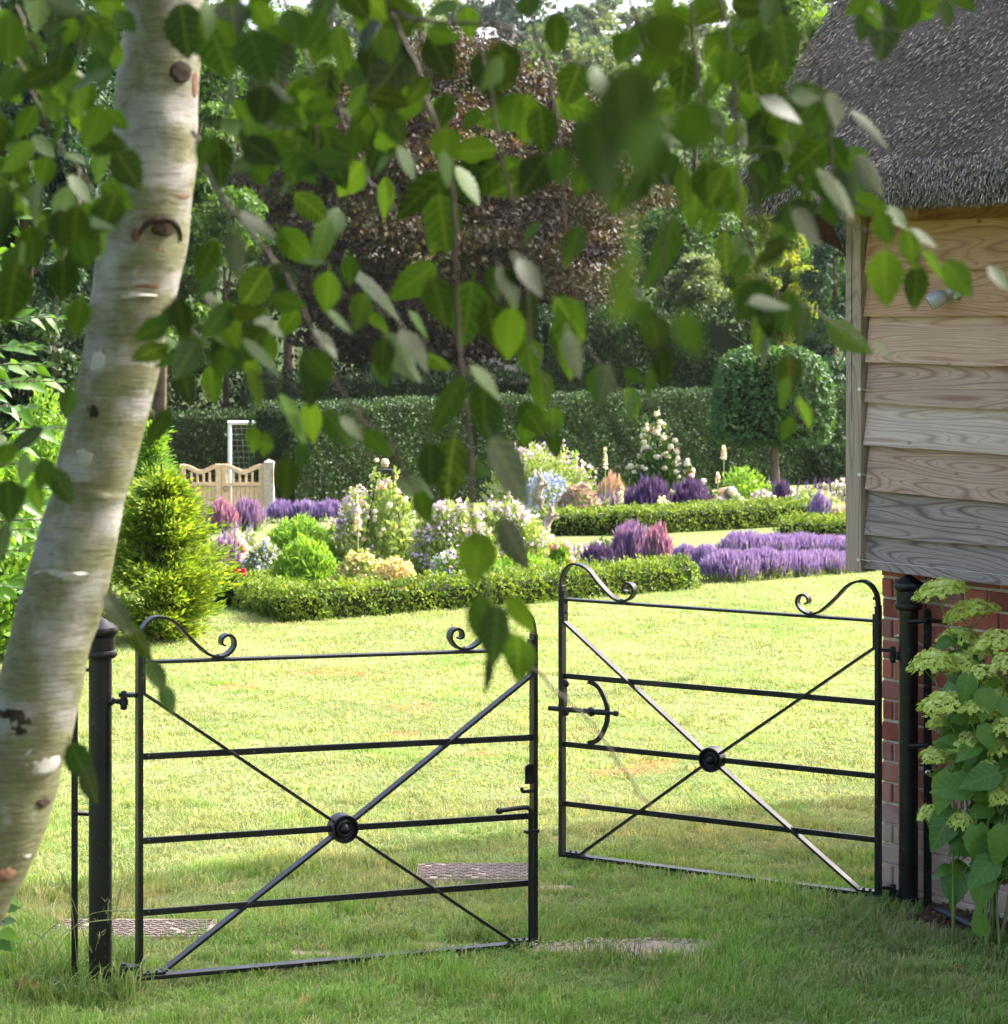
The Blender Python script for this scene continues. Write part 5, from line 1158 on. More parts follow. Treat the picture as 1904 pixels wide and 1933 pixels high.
# golden conifer and the bright column behind it, the clipped dome
def conifer(label, u, vb, vt, wpx, Y, n, mat, leaf, lean=0.):
    g = gp(u, Y); zt = P(u, vt, Y)[2]; hgt = zt-g[2]; rx = wpx*Y/F/2; r = empty('conifer', g, label, 'conifer')
    pts, dr = [], []; m = MB(); ns = 150
    for i in range(ns):
        f = R.uniform(0, 1)**1.1; a = R.uniform(0, 6.28); rr = rx*max(.05, 1-f**1.55)*(.62+.38*min(1, f*4))*R.uniform(.55, 1.25)+.04; s = g+UPZ*hgt*f*.82
        d = np.array((math.cos(a), math.sin(a), .55+.5*f)); e = s+d*np.array((rr, rr, rr*.75)); mid = (s+e)/2+UPZ*.02
        m.tube([s, mid, e-UPZ*.03], [.007, .005, .002], 4)
        k = n//ns; t = R.uniform(.25, 1.08, k); q = s+(e-s)*t[:, None]-UPZ*(.10*rx*(t**2))[:, None]; sd = R.normal(0, .055, (k, 3))*np.array((1, 1, .5))*(.5+rx)
        pts.append(q+sd); dr.append(unit(e-s)+sd*9+UPZ*-.05)
    cloud_obj('foliage', np.vstack(pts), leaf, mat, r, aspect=.28, dirs=np.vstack(dr), dj=.7, sj=.5)
    m.build('branches', 'bark_dark', r); m = MB(); m.tube([g-UPZ*.1, g+UPZ*hgt*.9], [.03, .006], 7); m.build('trunk', 'bark_dark', r); return r
conifer('feathery golden green conifer at the lawn edge right of the birch trunk', 305, 1205, 838, 238, 15.7, 30000, 'conifer', .05)
conifer('narrow bright green conifer rising behind the feathery golden one', 290, 1150, 732, 110, 18.2, 9000, 'lime', .055)
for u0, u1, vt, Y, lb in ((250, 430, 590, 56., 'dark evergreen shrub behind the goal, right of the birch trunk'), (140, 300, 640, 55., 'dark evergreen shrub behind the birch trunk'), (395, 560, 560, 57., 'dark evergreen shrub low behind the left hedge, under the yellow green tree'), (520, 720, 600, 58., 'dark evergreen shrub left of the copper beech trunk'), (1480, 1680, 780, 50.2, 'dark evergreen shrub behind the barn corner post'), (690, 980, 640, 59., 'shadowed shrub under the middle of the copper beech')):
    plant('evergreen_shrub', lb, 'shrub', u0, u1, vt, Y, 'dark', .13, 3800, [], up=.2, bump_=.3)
plant('leafy_shrub', 'leafy green shrub mass behind the hornbeam leaves, left of the birch trunk', 'shrub', -170, 165, 800, 15., 'lime', .07, 7000, [], up=.2, asp=.55, bump_=.3)
plant('leafy_shrub', 'low leafy green shrub between the birch trunk and the golden conifer', 'shrub', 120, 290, 880, 17.2, 'fresh', .06, 4200, [], up=.2, asp=.55, bump_=.3)
plant('topiary_dome', 'clipped bright green dome bush behind the hornbeam leaves at far left', 'bush', 12, 158, 714, 17., 'lime', .05, 6500, [], up=.2, bump_=.05)

# ------------------------------------------------------------------ wooden gates, goal, sculpture, cottage
def wood_gate(u0, u1, flip, label, hw):
    Y = 40.; a, b = P(u0, 962, Y), P(u1, 962, Y); zg = float(gz(a[0], Y))+.02; r = empty('wooden_gate', (a[0] if flip else b[0], Y, zg), label, 'gate', 'pair of far wooden gates')
    z = lambda v: P(0, v, Y)[2]; L = b[0]-a[0]; X = np.array((1., 0, 0)); bk = np.array((0, 1., 0))
    for s, vt in ((.0, 876 if not flip else 876), (L-.09, 876)):
        m = MB(); zt = z(vt); m.box(np.array((a[0]+s+.045, Y, (zg+zt)/2)), X, bk, UPZ, .09, .06, zt-zg); bevel(m.build('stile', 'wood_pale', r), .006)
    pts = [np.array((a[0]+.09+(L-.18)*t, Y, z(881+10*math.sin(math.pi*t)**2*1.0))) for t in np.linspace(0, 1, 13)]
    m = MB(); m.strap(pts, bk, .055, .07); m.build('top_rail', 'wood_pale', r)
    m = MB(); m.box(np.array(((a[0]+b[0])/2, Y, z(914))), X, bk, UPZ, L-.18, .055, .06); m.build('middle_rail', 'wood_pale', r)
    m = MB(); m.box(np.array(((a[0]+b[0])/2, Y, zg+.06)), X, bk, UPZ, L-.18, .055, .08); m.build('bottom_rail', 'wood_pale', r)
    for i in range(1, 5):
        m = MB(); x = a[0]+.09+(L-.18)*i/5; m.box(np.array((x, Y, z(902))), X, bk, UPZ, .035, .035, .2); m.build('baluster', 'wood_pale', r)
    n = 7; w = (L-.18)/n
    for i in range(n):
        m = MB(); x = a[0]+.09+w*(i+.5); m.box(np.array((x, Y+.004, (zg+.06+z(916))/2)), X, bk, UPZ, w-.008, .022, z(916)-zg-.1); bevel(m.build('plank', 'wood_pale', r), .004)
    if hw:
        m = MB(); q = np.array((a[0]+.07, Y-.05, z(922))); t = [q+np.array((math.cos(k)*.035, 0, math.sin(k)*.04)) for k in np.linspace(0, 6.28, 13)]; m.tube(t, .007, 5); m.build('ring_latch', 'iron', r)
wood_gate(340, 417.5, True, 'left pale wooden garden gate with curved top rail, partly behind the conifer', False)
wood_gate(418.5, 499, False, 'right pale wooden garden gate with ring latch beside the grey post', True)
def wpost():
    Y = 40.; c = P(508, 960, Y); zg = float(gz(c[0], Y)); zt = P(508, 872, Y)[2]; s = .085
    m = MB(); m.hexa([c*np.array((1, 1, 0))+np.array((i*s, j*s, q)) for q in (zg-.1, zt) for i, j in ((-1, -1), (1, -1), (1, 1), (-1, 1))])
    t = c*np.array((1, 1, 0)); m.add([t+np.array((-s, -s, zt+.002)), t+np.array((s, -s, zt+.002)), t+np.array((s, s, zt+.002)), t+np.array((-s, s, zt+.002)), t+np.array((0, 0, zt+.05))], [(0, 1, 4), (1, 2, 4), (2, 3, 4), (3, 0, 4)])
    tag(m.build('wooden_post', 'wood_grey', None, (c[0], Y, zg)), 'square grey weathered post carrying the right wooden gate', 'post')
wpost()
def goal():
    Y = 42.5; a = P(434, 798, Y); b = P(640, 798, Y); zg = float(gz(a[0], Y)); r = empty('football_goal', (a[0], Y, zg), 'white football goal frame standing behind the wooden gates', 'football goal')
    for x in (a[0], b[0]): m = MB(); m.tube([np.array((x, Y, zg)), np.array((x, Y, a[2]-.036))], .034, 12); m.build('post', 'goal_paint', r, smooth=True)
    m = MB(); m.tube([np.array((a[0]-.035, Y, a[2])), np.array((b[0]+.035, Y, a[2]))], .036, 12); m.build('crossbar', 'goal_paint', r, smooth=True)
    V = []; Fc = []
    def ln(p, q):
        n = len(V); w = .0013; d = unit(q-p); o = np.array((d[2], 0, -d[0]))*w if abs(d[1]) < .9 else np.array((w, 0, 0)); V.extend([p-o, p+o, q+o, q-o]); Fc.append((n, n+1, n+2, n+3))
    D = 1.1
    for i in range(21): x = a[0]+(b[0]-a[0])*i/20; ln(np.array((x, Y+.05, a[2])), np.array((x, Y+D, zg)))
    for i in range(16): f = i/15; ln(np.array((a[0], Y+.05+(D-.05)*f, a[2]+(zg-a[2])*f)), np.array((b[0], Y+.05+(D-.05)*f, a[2]+(zg-a[2])*f)))
    obj('net', np.array(V), np.array(Fc), 'goal_paint', r, kind='stuff')
goal()
def hares():
    Y = 27.; g = gp(1020, Y); r = empty('hare_sculpture', g, 'sculpture of two leaping hares one above the other among the flowers', 'sculpture')
    def hare(pts, edges):
        me = bpy.data.meshes.new('hare'); V = [P(u, v, Y+dy)-g for u, v, dy, _ in pts]; me.from_pydata([tuple(x) for x in V], edges, []); me.materials.append(M['hare'])
        o = bpy.data.objects.new('hare', me); COL.objects.link(o); o.parent = r
        sk = o.modifiers.new('skin', 'SKIN'); sk.use_smooth_shade = True
        for i, p in enumerate(pts): me.skin_vertices[0].data[i].radius = (p[3]*1.3*Y/F,)*2
        me.skin_vertices[0].data[0].use_root = True
        sb = o.modifiers.new('sub', 'SUBSURF'); sb.levels = 1; sb.render_levels = 1
    #        haunch, belly, chest, neck, head, nose, earA x2, earB x2, armL x2, armR x2, legL x3, legR x3, tail
    hare([(1012, 946, 0, 8), (1012, 934, 0, 8.5), (1017, 921, 0, 7), (1021, 911, 0, 4), (1022.5, 905, 0, 4.6), (1027, 908, 0, 2.2), (1019, 899, -.02, 1.8), (1014, 889, -.03, 1.2), (1022, 898, .03, 1.8), (1020, 888, .04, 1.2), (1027, 917, -.06, 2.4), (1037, 912, -.07, 2.2), (1027, 921, .06, 2.4), (1037, 917, .07, 2.2), (1024, 944, -.06, 4), (1021, 957, -.06, 2.4), (1029, 965, -.06, 2), (1022, 947, .06, 4), (1020, 958, .06, 2.4), (1030, 967, .06, 2), (1006, 953, 0, 2)],
         [(0, 1), (1, 2), (2, 3), (3, 4), (4, 5), (4, 6), (6, 7), (4, 8), (8, 9), (2, 10), (10, 11), (2, 12), (12, 13), (0, 14), (14, 15), (15, 16), (0, 17), (17, 18), (18, 19), (0, 20)])
    hare([(1024, 1002, .1, 8), (1029, 990, .1, 8), (1035, 979, .1, 6.5), (1040, 971, .1, 4), (1042, 966, .1, 4.6), (1047, 969, .1, 2.2), (1041, 959, .07, 1.8), (1037, 950, .06, 1.2), (1044, 958, .13, 1.8), (1045, 949, .15, 1.2), (1046, 975, .04, 2.4), (1056, 971, .03, 2), (1045, 980, .16, 2.4), (1057, 977, .17, 2), (1035, 1003, .04, 4), (1030, 1016, .04, 2.6), (1040, 1023, .04, 2.2), (1033, 1006, .16, 4), (1028, 1018, .16, 2.6), (1037, 1026, .16, 2.2), (1017, 1008, .1, 2)],
         [(0, 1), (1, 2), (2, 3), (3, 4), (4, 5), (4, 6), (6, 7), (4, 8), (8, 9), (2, 10), (10, 11), (2, 12), (12, 13), (0, 14), (14, 15), (15, 16), (0, 17), (17, 18), (18, 19), (0, 20)])
    m = MB(); q = P(1034, 1024, Y+.1); m.tube([np.array((q[0], q[1], g[2]-.05)), q], [.12, .07], 9, wob=.3); m.build('plinth', 'hare', r)
hares()
def cottage(label, u0, u1, Y, vr, ve, wallm, roofm, hip):
    a, b = P(u0, ve, Y), P(u1, ve, Y); zr = P(u0, vr, Y)[2]; zg = float(gz((a[0]+b[0])/2, Y)); D = 5.; r = empty('cottage', ((a[0]+b[0])/2, Y, zg), label, 'cottage')
    m = MB(); m.hexa([np.array((x, y, z)) for z in (zg-1, a[2]) for x, y in ((a[0]+.3, Y+.3), (b[0]-.3, Y+.3), (b[0]-.3, Y+D), (a[0]+.3, Y+D))]); w = m.build('wall', wallm, r)
    h = (b[0]-a[0])*hip; m = MB(); e = a[2]-.1; q = [np.array((a[0], Y, e)), np.array((b[0], Y, e)), np.array((b[0], Y+D+.3, e)), np.array((a[0], Y+D+.3, e)), np.array((a[0]+h, Y+D/2, zr)), np.array((b[0]-h, Y+D/2, zr))]
    m.add(q, [(0, 1, 5, 4), (1, 2, 5), (2, 3, 4, 5), (3, 0, 4), (3, 2, 1, 0)]); m.build('roof', roofm, r)
    for f in (.25, .6, .85):
        m = MB(); x = a[0]+(b[0]-a[0])*f; m.box(np.array((x, Y+.29, a[2]-1.1)), (1, 0, 0), (0, 1, 0), UPZ, .9, .06, 1.1); wi = m.build('window', 'goal_paint', w)
        m = MB(); m.box(np.array((x, Y+.255, a[2]-1.1)), (1, 0, 0), (0, 1, 0), UPZ, .75, .02, .95); m.build('pane', 'glass_dark', wi)
cottage('cottage with a tan thatched roof glimpsed through the leaves left of the barn', 1250, 1330, 84, 392, 446, 'render_wall', 'tan_thatch', .45)
cottage('long low house with a pale slate roof glimpsed behind the copper beech', 690, 1230, 80, 405, 505, 'render_wall', 'slate', .08)

# ------------------------------------------------------------------ hornbeam shrub at the far left
def hornbeam():
    g = gp(-110, 5.4); r = empty('hornbeam_shrub', g, 'bright green toothed leaf shrub at the left edge behind the birch trunk', 'shrub')
    lm = [leaf_mesh('leaf', 'hornbeam', 1., .52, 1.2, .2, .09, .22, .25, 12, .15, 80+i) for i in range(4)]; k = 0
    sprays = [(-90, 480, 85, 395, 5.5), (-90, 560, 60, 455, 5.3), (-90, 640, 118, 600, 5.4), (-90, 690, 75, 655, 5.3), (-90, 760, 112, 720, 5.2), (-90, 800, 60, 770, 5.4), (-90, 850, 135, 808, 5.2), (-90, 905, 118, 880, 5.3), (-90, 950, 120, 925, 5.5), (-90, 990, 100, 950, 5.2), (-90, 1040, 70, 1000, 5.4), (-90, 900, 60, 840, 5.0), (-80, 980, 95, 900, 5.6), (-90, 1080, 60, 1040, 5.3), (-60, 1150, 30, 1090, 5.4), (-90, 720, 95, 690, 5.7), (-90, 1010, 130, 985, 5.8), (-90, 1120, 70, 1120, 5.6)]
    for u0, v0, u1, v1, Y in sprays:
        a, b = P(u0, v0, Y+.15), P(u1, v1, Y-.1); mid = (a+b)/2+UPZ*.02; pth = smooth_path([a, mid, b], 8); m = MB(); m.tube(pth, [.004-.003*i/(len(pth)-1) for i in range(len(pth))], 5)
        base = np.array((g[0]+R.normal(0, .05), g[1]+R.normal(0, .08), 0)); m.tube(smooth_path([base, (base+a)/2+np.array((-.08, 0, .1)), a], 5), .006, 5); m.build('branch', 'bark_grey', r)
        d = unit(b-a)
        for i in range(13):
            q = pth[min(len(pth)-1, int((.22+.78*i/12)*(len(pth)-1)))]; sd = 1 if i % 2 else -1
            dv = unit(d*.8+np.array((0, -.5*sd, .28*sd+R.normal(0, .18)))+R.normal(0, .12, 3)-UPZ*.10) if i < 12 else d
            nv = unit((R.normal(0, .3), R.normal(-.55, .25), R.uniform(.4, 1))); x = unit(np.cross(dv, nv)); z = np.cross(x, dv); L = R.uniform(.042, .062)*(.75 if i > 10 else 1)
            inst('leaf', lm[k % 4], r, frame(q, x, dv, z, L)); k += 1
    # low sprig near the bottom edge
    for u, v, du, dv_ in ((-5, 1725, 25, -18), (-5, 1745, 30, -5), (0, 1760, 28, 8), (-5, 1770, 22, 22), (5, 1690, 20, 6), (0, 1715, 26, 4), (10, 1772, 14, 18)):
        a, b = P(u, v, 6.6), P(u+du, v+dv_, 6.55); d = unit(b-a); nv = unit((R.normal(0, .3), -.6, .8)); x = unit(np.cross(d, nv)); inst('leaf', lm[k % 4], r, frame(a, x, d, np.cross(x, d), np.linalg.norm(b-a)*1.2)); k += 1
    m = MB(); m.tube(smooth_path([gp(-60, 6.6), P(-40, 1760, 6.6), P(8, 1740, 6.55)], 5), .003, 5); m.build('branch', 'bark_grey', r)
hornbeam()

# ------------------------------------------------------------------ the birch in the foreground
def birch():
    YT = 3.5
    ctr = [(322, -420, 138), (318, -200, 142), (311, -40, 146), (308, 50, 150), (295, 198, 154), (291, 297, 160), (272, 446, 162), (245, 595, 153), (216, 744, 144), (178, 892, 143), (165, 944, 140), (128, 1098, 152), (98, 1200, 156), (65, 1343, 156), (38, 1446, 155), (8, 1548, 158), (-28, 1635, 158), (-70, 1702, 158), (-190, 1900, 165), (-350, 2250, 180), (-480, 2700, 205), (-560, 3100, 240), (-590, 3400, 300)]
    pts = [P(u, v, YT) for u, v, w in ctr]; base = pts[-1].copy(); base[2] = 0
    r = empty('birch_tree', base, 'leaning white barked birch at the left with its leafy twigs hanging across the top', 'tree')
    cp = smooth_path(pts, 6); wd = np.interp(np.linspace(0, len(ctr)-1, len(cp)), range(len(ctr)), [w for *_, w in ctr])*YT/F/2
    m = MB(); m.tube(cp, list(wd), 32, wob=.07); tk = m.build('trunk', 'birch_bark', r, smooth=True, wco=True)
    m = MB(); top = pts[0]; m.tube(smooth_path([top-UPZ*.02, top+np.array((.05, -.1, .8)), top+np.array((.15, -.3, 2.2)), top+np.array((.2, -.4, 3.6))], 5), list(np.linspace(wd[0], .015, 16)), 14); m.build('upper_trunk', 'birch_bark', r, smooth=True, wco=True)
    def on_trunk(u, v):
        p = P(u, v, YT); j = int(np.argmin([abs(q[2]-p[2]) for q in cp])); c = cp[j]; x = np.clip((p[0]-c[0])/wd[j], -.96, .96); nv = unit((x, -math.sqrt(1-x*x), 0)); return np.array((c[0], c[1], p[2]))+nv*wd[j], nv
    def knot(name, u, v, w, h, mat, depth=.008, label=None, arch=False):
        p, nv = on_trunk(u, v); s = YT/F; x = unit(np.cross(UPZ, nv)); V = []; Fc = []; n = 18
        V.append(p+nv*depth*.45)
        for ring, (q, e) in enumerate(((.45, depth*.4), (.8, depth*.3), (1.0, -.004))):
            for k in range(n):
                a = 2*math.pi*k/n; j = 1+.30*mnoise.noise(Vector((math.cos(a)*2, math.sin(a)*2, u)))+.12*mnoise.noise(Vector((math.cos(a)*6, math.sin(a)*6, u)))
                V.append(p+(x*math.cos(a)*w/2*s+UPZ*math.sin(a)*h/2*s)*q*j+nv*(e-(1-math.sqrt(max(0, 1-(math.cos(a)*q*w/2*s/.06)**2)))*.06))
        Fc += [(0, 1+(k+1) % n, 1+k) for k in range(n)]+[(1+a*n+k, 1+a*n+(k+1) % n, 1+(a+1)*n+(k+1) % n, 1+(a+1)*n+k) for a in range(2) for k in range(n)]
        o = obj(name, np.array(V), Fc, mat, tk, smooth=True)
        if arch:
            m = MB(); ps = [p+(x*math.cos(a)*w*.95*s+UPZ*(math.sin(a)*h*1.25-h*.75)*s)+nv*(-.002-(1-math.sqrt(max(0, 1-(math.cos(a)*w*.95*s/.065)**2)))*.065) for a in np.linspace(.05, math.pi-.05, 15)]
            m.tube(ps, [.0014+.0045*math.sin(math.pi*i/14) for i in range(15)], 8); m.build('branch_scar', 'knot', o, smooth=True) if False else obj('branch_scar', np.array(m.v), m.f, 'knot', tk, smooth=True)
        return o
    knot('knot', 318, 432, 46, 34, 'knot', .005, arch=True); knot('scar', 310, 462, 84, 30, 'knot_brown', .001); knot('knot', 186, 772, 30, 34, 'knot', .003); knot('knot', 352, 140, 52, 46, 'knot', .007); knot('knot', 243, 302, 30, 22, 'knot', .003)
    knot('knot', 36, 1352, 96, 62, 'knot', .006); knot('knot', 92, 1505, 46, 22, 'knot', .004)
    for u, v, w, h in ((112, 1084, 118, 40), (96, 1420, 88, 70), (196, 690, 40, 60), (238, 556, 120, 16), (60, 1590, 60, 50), (165, 860, 50, 40)): knot('bark_peel', u, v, w, h, 'bark_white', .0025)
    knot('scar', 352, 372, 54, 10, 'knot_brown', .002); knot('scar', 268, 446, 20, 30, 'knot_brown', .002); knot('scar', 300, 540, 90, 8, 'knot_brown', .001); knot('scar', 24, 1636, 50, 30, 'knot_brown', .016); knot('scar', 186, 735, 16, 44, 'knot_brown', .001); knot('scar', 372, 160, 26, 60, 'knot_brown', .004)
    # branches and twigs: (points u, v, Y), start radius
    tw = [([(-30, -60, 2.6), (10, 70, 2.6), (50, 150, 2.62), (95, 250, 2.65), (150, 320, 2.7), (205, 415, 2.75)], .0045), ([(150, 320, 2.7), (148, 400, 2.68), (118, 480, 2.66), (104, 600, 2.64), (106, 720, 2.64), (118, 820, 2.64)], .003),
          ([(30, 10, 2.5), (110, 170, 2.5), (190, 235, 2.5)], .003), ([(165, -40, 2.9), (205, 30, 2.9), (235, 55, 3.0)], .006),
          ([(368, 250, 2.6), (392, 320, 2.55), (440, 400, 2.5), (505, 478, 2.45), (555, 550, 2.42), (600, 640, 2.4), (640, 730, 2.4), (700, 810, 2.4), (740, 850, 2.4), (800, 950, 2.42)], .0042), ([(425, 390, 2.5), (440, 450, 2.5), (450, 500, 2.5)], .0015),
          ([(330, 560, 2.7), (380, 640, 2.6), (460, 690, 2.55), (540, 720, 2.5), (590, 760, 2.45)], .0022), ([(555, 550, 2.42), (660, 560, 2.4), (740, 600, 2.38), (800, 650, 2.38), (850, 670, 2.38)], .0018),
          ([(722, -40, 2.3), (745, 40, 2.3), (790, 130, 2.3), (820, 235, 2.3), (852, 345, 2.3), (860, 500, 2.3), (866, 640, 2.3), (880, 780, 2.28), (892, 960, 2.26), (904, 1060, 2.26), (930, 1150, 2.26), (985, 1230, 2.25), (1045, 1300, 2.24), (1120, 1370, 2.23), (1195, 1480, 2.22), (1235, 1530, 2.22)], .0042),
          ([(1030, 1312, 2.24), (1120, 1314, 2.24), (1230, 1290, 2.24), (1330, 1272, 2.24)], .0012), ([(200, 1100, 2.6), (250, 1180, 2.5), (285, 1240, 2.5), (310, 1300, 2.5), (325, 1335, 2.5)], .0015), ([(130, 1390, 2.5), (150, 1440, 2.5), (180, 1500, 2.5)], .0014),
          ([(735, 15, 2.3), (800, 38, 2.25), (900, 45, 2.2), (965, 55, 2.2), (1010, 85, 2.2), (1060, 112, 2.2), (1110, 125, 2.2)], .0035), ([(1000, -40, 2.5), (1010, 60, 2.5), (1040, 150, 2.5), (1060, 300, 2.5), (1070, 430, 2.5), (1085, 560, 2.5), (1110, 650, 2.5), (1150, 710, 2.5), (1195, 765, 2.5)], .003),
          ([(900, 60, 2.35), (930, 200, 2.35), (960, 340, 2.35), (990, 480, 2.35), (1000, 620, 2.36), (1030, 720, 2.36), (1045, 830, 2.36)], .0026), ([(1180, -40, 2.2), (1220, 100, 2.2), (1240, 260, 2.2), (1262, 400, 2.2), (1250, 520, 2.2), (1240, 680, 2.2)], .003),
          ([(1400, -50, 2.4), (1470, 20, 2.4), (1540, 110, 2.4), (1555, 200, 2.4), (1580, 330, 2.4), (1640, 400, 2.4), (1700, 450, 2.4), (1760, 500, 2.4), (1820, 530, 2.4)], .003), ([(1480, 250, 2.45), (1500, 320, 2.45), (1545, 380, 2.45), (1620, 430, 2.45), (1690, 440, 2.42)], .0024),
          ([(1350, -40, 2.3), (1380, 100, 2.3), (1390, 250, 2.3), (1400, 400, 2.3), (1440, 520, 2.32), (1480, 560, 2.34), (1560, 600, 2.36), (1620, 640, 2.36)], .0026), ([(1480, 560, 2.34), (1490, 650, 2.34), (1500, 720, 2.34), (1505, 790, 2.34)], .0014), ([(1300, -30, 2.25), (1320, 150, 2.25), (1350, 330, 2.25), (1370, 440, 2.25)], .0024),
          ([(520, -40, 2.5), (560, 60, 2.5), (590, 150, 2.5), (600, 300, 2.5)], .003), ([(640, -40, 2.7), (620, 80, 2.7), (640, 200, 2.7), (690, 330, 2.7), (740, 380, 2.7), (760, 450, 2.7)], .0025), ([(420, -40, 2.8), (450, 60, 2.8), (500, 150, 2.8), (520, 260, 2.8)], .0026), ([(1560, -40, 2.2), (1640, 20, 2.2), (1690, 60, 2.2), (1760, 30, 2.2)], .0022), ([(1150, 290, 2.3), (1190, 280, 2.3), (1380, 275, 2.3), (1500, 285, 2.3)], .0018)]
    for pl, r0 in tw:
        ps = smooth_path([P(*q) for q in pl], 5); n = len(ps); ps = [p+R.normal(0, .0012, 3) for p in ps]; m = MB(); m.tube(ps, [max(.0006, .66*r0*(1-.65*i/(n-1))) for i in range(n)], 6); m.build('twig', 'bark_twig', r, smooth=True)
    # main limbs above the frame carry the twigs
    m = MB(); t0 = top+UPZ*.25
    for e in ((1.6, 2.4, 3.2), (.6, 2.2, 3.3), (-.9, 2.7, 3.2), (2.6, 2.7, 3.4), (.2, 2.5, 3.2), (-1.4, 2.8, 3.5)):
        e = np.array(e); s = t0+UPZ*R.uniform(0, .9); m.tube(smooth_path([s, (s+e)/2+UPZ*.35, e], 6), list(np.linspace(.022, .006, 13)), 8)
    m.build('limbs', 'bark_twig', r, smooth=True)
    # leaves: base, tip, apparent width, tone (G lit through, D dark, S silvery top side); from two enlarged quarters of the photograph
    A = [(1255, 245, 1215, 480, 125, 'D'), (1290, 100, 1320, 270, 80, 'D'), (1140, 380, 1165, 500, 90, 'G'), (1140, 520, 1115, 710, 150, 'G'), (1010, 560, 1010, 690, 110, 'G'), (960, 470, 1010, 650, 110, 'D'), (830, 530, 850, 730, 130, 'D'), (1250, 540, 1320, 725, 115, 'G'), (1400, 430, 1340, 560, 100, 'D'), (1450, 500, 1410, 655, 110, 'G'), (1560, 180, 1395, 405, 190, 'G'), (1600, 330, 1480, 485, 110, 'G'), (1640, 140, 1720, 310, 150, 'D'), (1830, 200, 1900, 400, 140, 'D'), (1700, 490, 1700, 645, 130, 'G'), (1690, 670, 1490, 830, 125, 'G'), (1470, 680, 1465, 840, 80, 'G'), (1900, 625, 1740, 760, 140, 'G'), (1700, 820, 1640, 970, 130, 'G'), (1650, 1010, 1480, 1150, 135, 'G'), (1340, 1030, 1535, 1235, 60, 'S'), (1530, 1260, 1640, 1410, 90, 'S'), (1470, 1280, 1590, 1460, 110, 'G'), (1150, 992, 1255, 1000, 22, 'S'), (1255, 1040, 1240, 1195, 120, 'D'), (1060, 1000, 1125, 1140, 90, 'G'), (1040, 990, 1115, 1120, 50, 'S'), (895, 890, 900, 1065, 55, 'G'), (920, 810, 1050, 915, 50, 'G'), (780, 1110, 865, 1195, 45, 'G'), (960, 1200, 1085, 1290, 60, 'S'), (1250, 1190, 1345, 1275, 40, 'S'), (930, 1300, 1078, 1445, 62, 'S'), (790, 1240, 920, 1350, 60, 'S'), (1200, 1260, 1292, 1365, 60, 'S'), (1195, 1400, 1180, 1560, 100, 'G'), (1070, 1510, 1192, 1725, 62, 'S'), (1240, 1570, 1340, 1705, 100, 'G'), (1300, 1590, 1390, 1675, 60, 'S'), (1395, 1650, 1495, 1725, 52, 'G'), (1185, 1530, 1195, 1690, 70, 'D'), (690, 1400, 730, 1545, 105, 'D'), (640, 1560, 560, 1700, 60, 'D'), (1095, 1750, 1085, 1905, 110, 'G'), (1150, 1690, 1150, 1790, 62, 'G'), (970, 1630, 960, 1730, 62, 'G'), (1020, 1655, 1000, 1740, 55, 'G'), (1760, 1440, 1635, 1665, 130, 'D'), (1800, 1395, 1905, 1525, 60, 'S'), (1840, 1460, 1850, 1660, 130, 'G'), (1720, 1675, 1700, 1910, 165, 'D'), (1640, 1690, 1640, 1860, 120, 'G'), (1520, 1830, 1645, 1905, 90, 'S'), (1610, 1900, 1640, 2000, 70, 'G'), (60, 1010, 20, 1245, 170, 'D'), (260, 720, 230, 925, 115, 'G'), (240, 995, 240, 1150, 135, 'D'), (310, 910, 340, 1020, 110, 'G'), (310, 1140, 280, 1280, 110, 'D'), (270, 1480, 250, 1600, 70, 'D'), (110, 130, 150, 290, 110, 'D'), (330, 40, 300, 210, 120, 'G'), (40, 60, 30, 260, 150, 'D'), (70, 260, 10, 390, 120, 'D'), (360, 200, 400, 350, 110, 'G'), (240, 170, 220, 330, 110, 'D'), (180, 360, 215, 470, 90, 'G'), (20, 520, 80, 600, 70, 'S'), (10, 600, 60, 680, 100, 'S'), (130, 520, 210, 600, 70, 'S'), (250, 590, 340, 620, 40, 'S'), (180, 600, 150, 720, 100, 'G'), (60, 690, 90, 790, 70, 'G'), (90, 760, 150, 850, 40, 'S'), (150, 800, 180, 900, 70, 'G'), (30, 1690, 10, 1780, 90, 'D'), (130, 1830, 150, 1960, 80, 'D'), (30, 1830, 40, 2000, 130, 'D'), (660, 1140, 720, 1200, 40, 'S'), (630, 1290, 700, 1340, 30, 'S'), (1560, 1190, 1640, 1290, 40, 'S'), (1400, 1190, 1480, 1260, 60, 'G'), (1130, 1180, 1060, 1290, 90, 'G'), (1420, 160, 1400, 300, 120, 'D'), (1100, 40, 1140, 180, 120, 'D'), (1210, 130, 1190, 260, 90, 'G'), (900, 380, 950, 470, 60, 'G'), (800, 100, 880, 300, 190, 'D'), (950, 120, 1020, 330, 200, 'D'), (690, 20, 720, 230, 170, 'D'), (880, 0, 900, 130, 150, 'D'), (1050, 140, 1060, 330, 170, 'G'), (1380, 0, 1400, 110, 100, 'G'), (1010, 330, 990, 480, 140, 'G'), (1740, 640, 1830, 780, 60, 'S'), (1620, 1340, 1730, 1400, 30, 'G'), (1870, 1020, 1900, 1150, 80, 'S'), (1650, 1060, 1700, 1250, 140, 'G'), (1800, 1080, 1760, 1330, 190, 'G'), (1860, 1150, 1890, 1330, 120, 'D'), (800, 1400, 820, 1540, 90, 'G'), (700, 1280, 760, 1370, 90, 'G'), (960, 1420, 985, 1560, 80, 'G'), (860, 1330, 830, 1460, 80, 'G')]
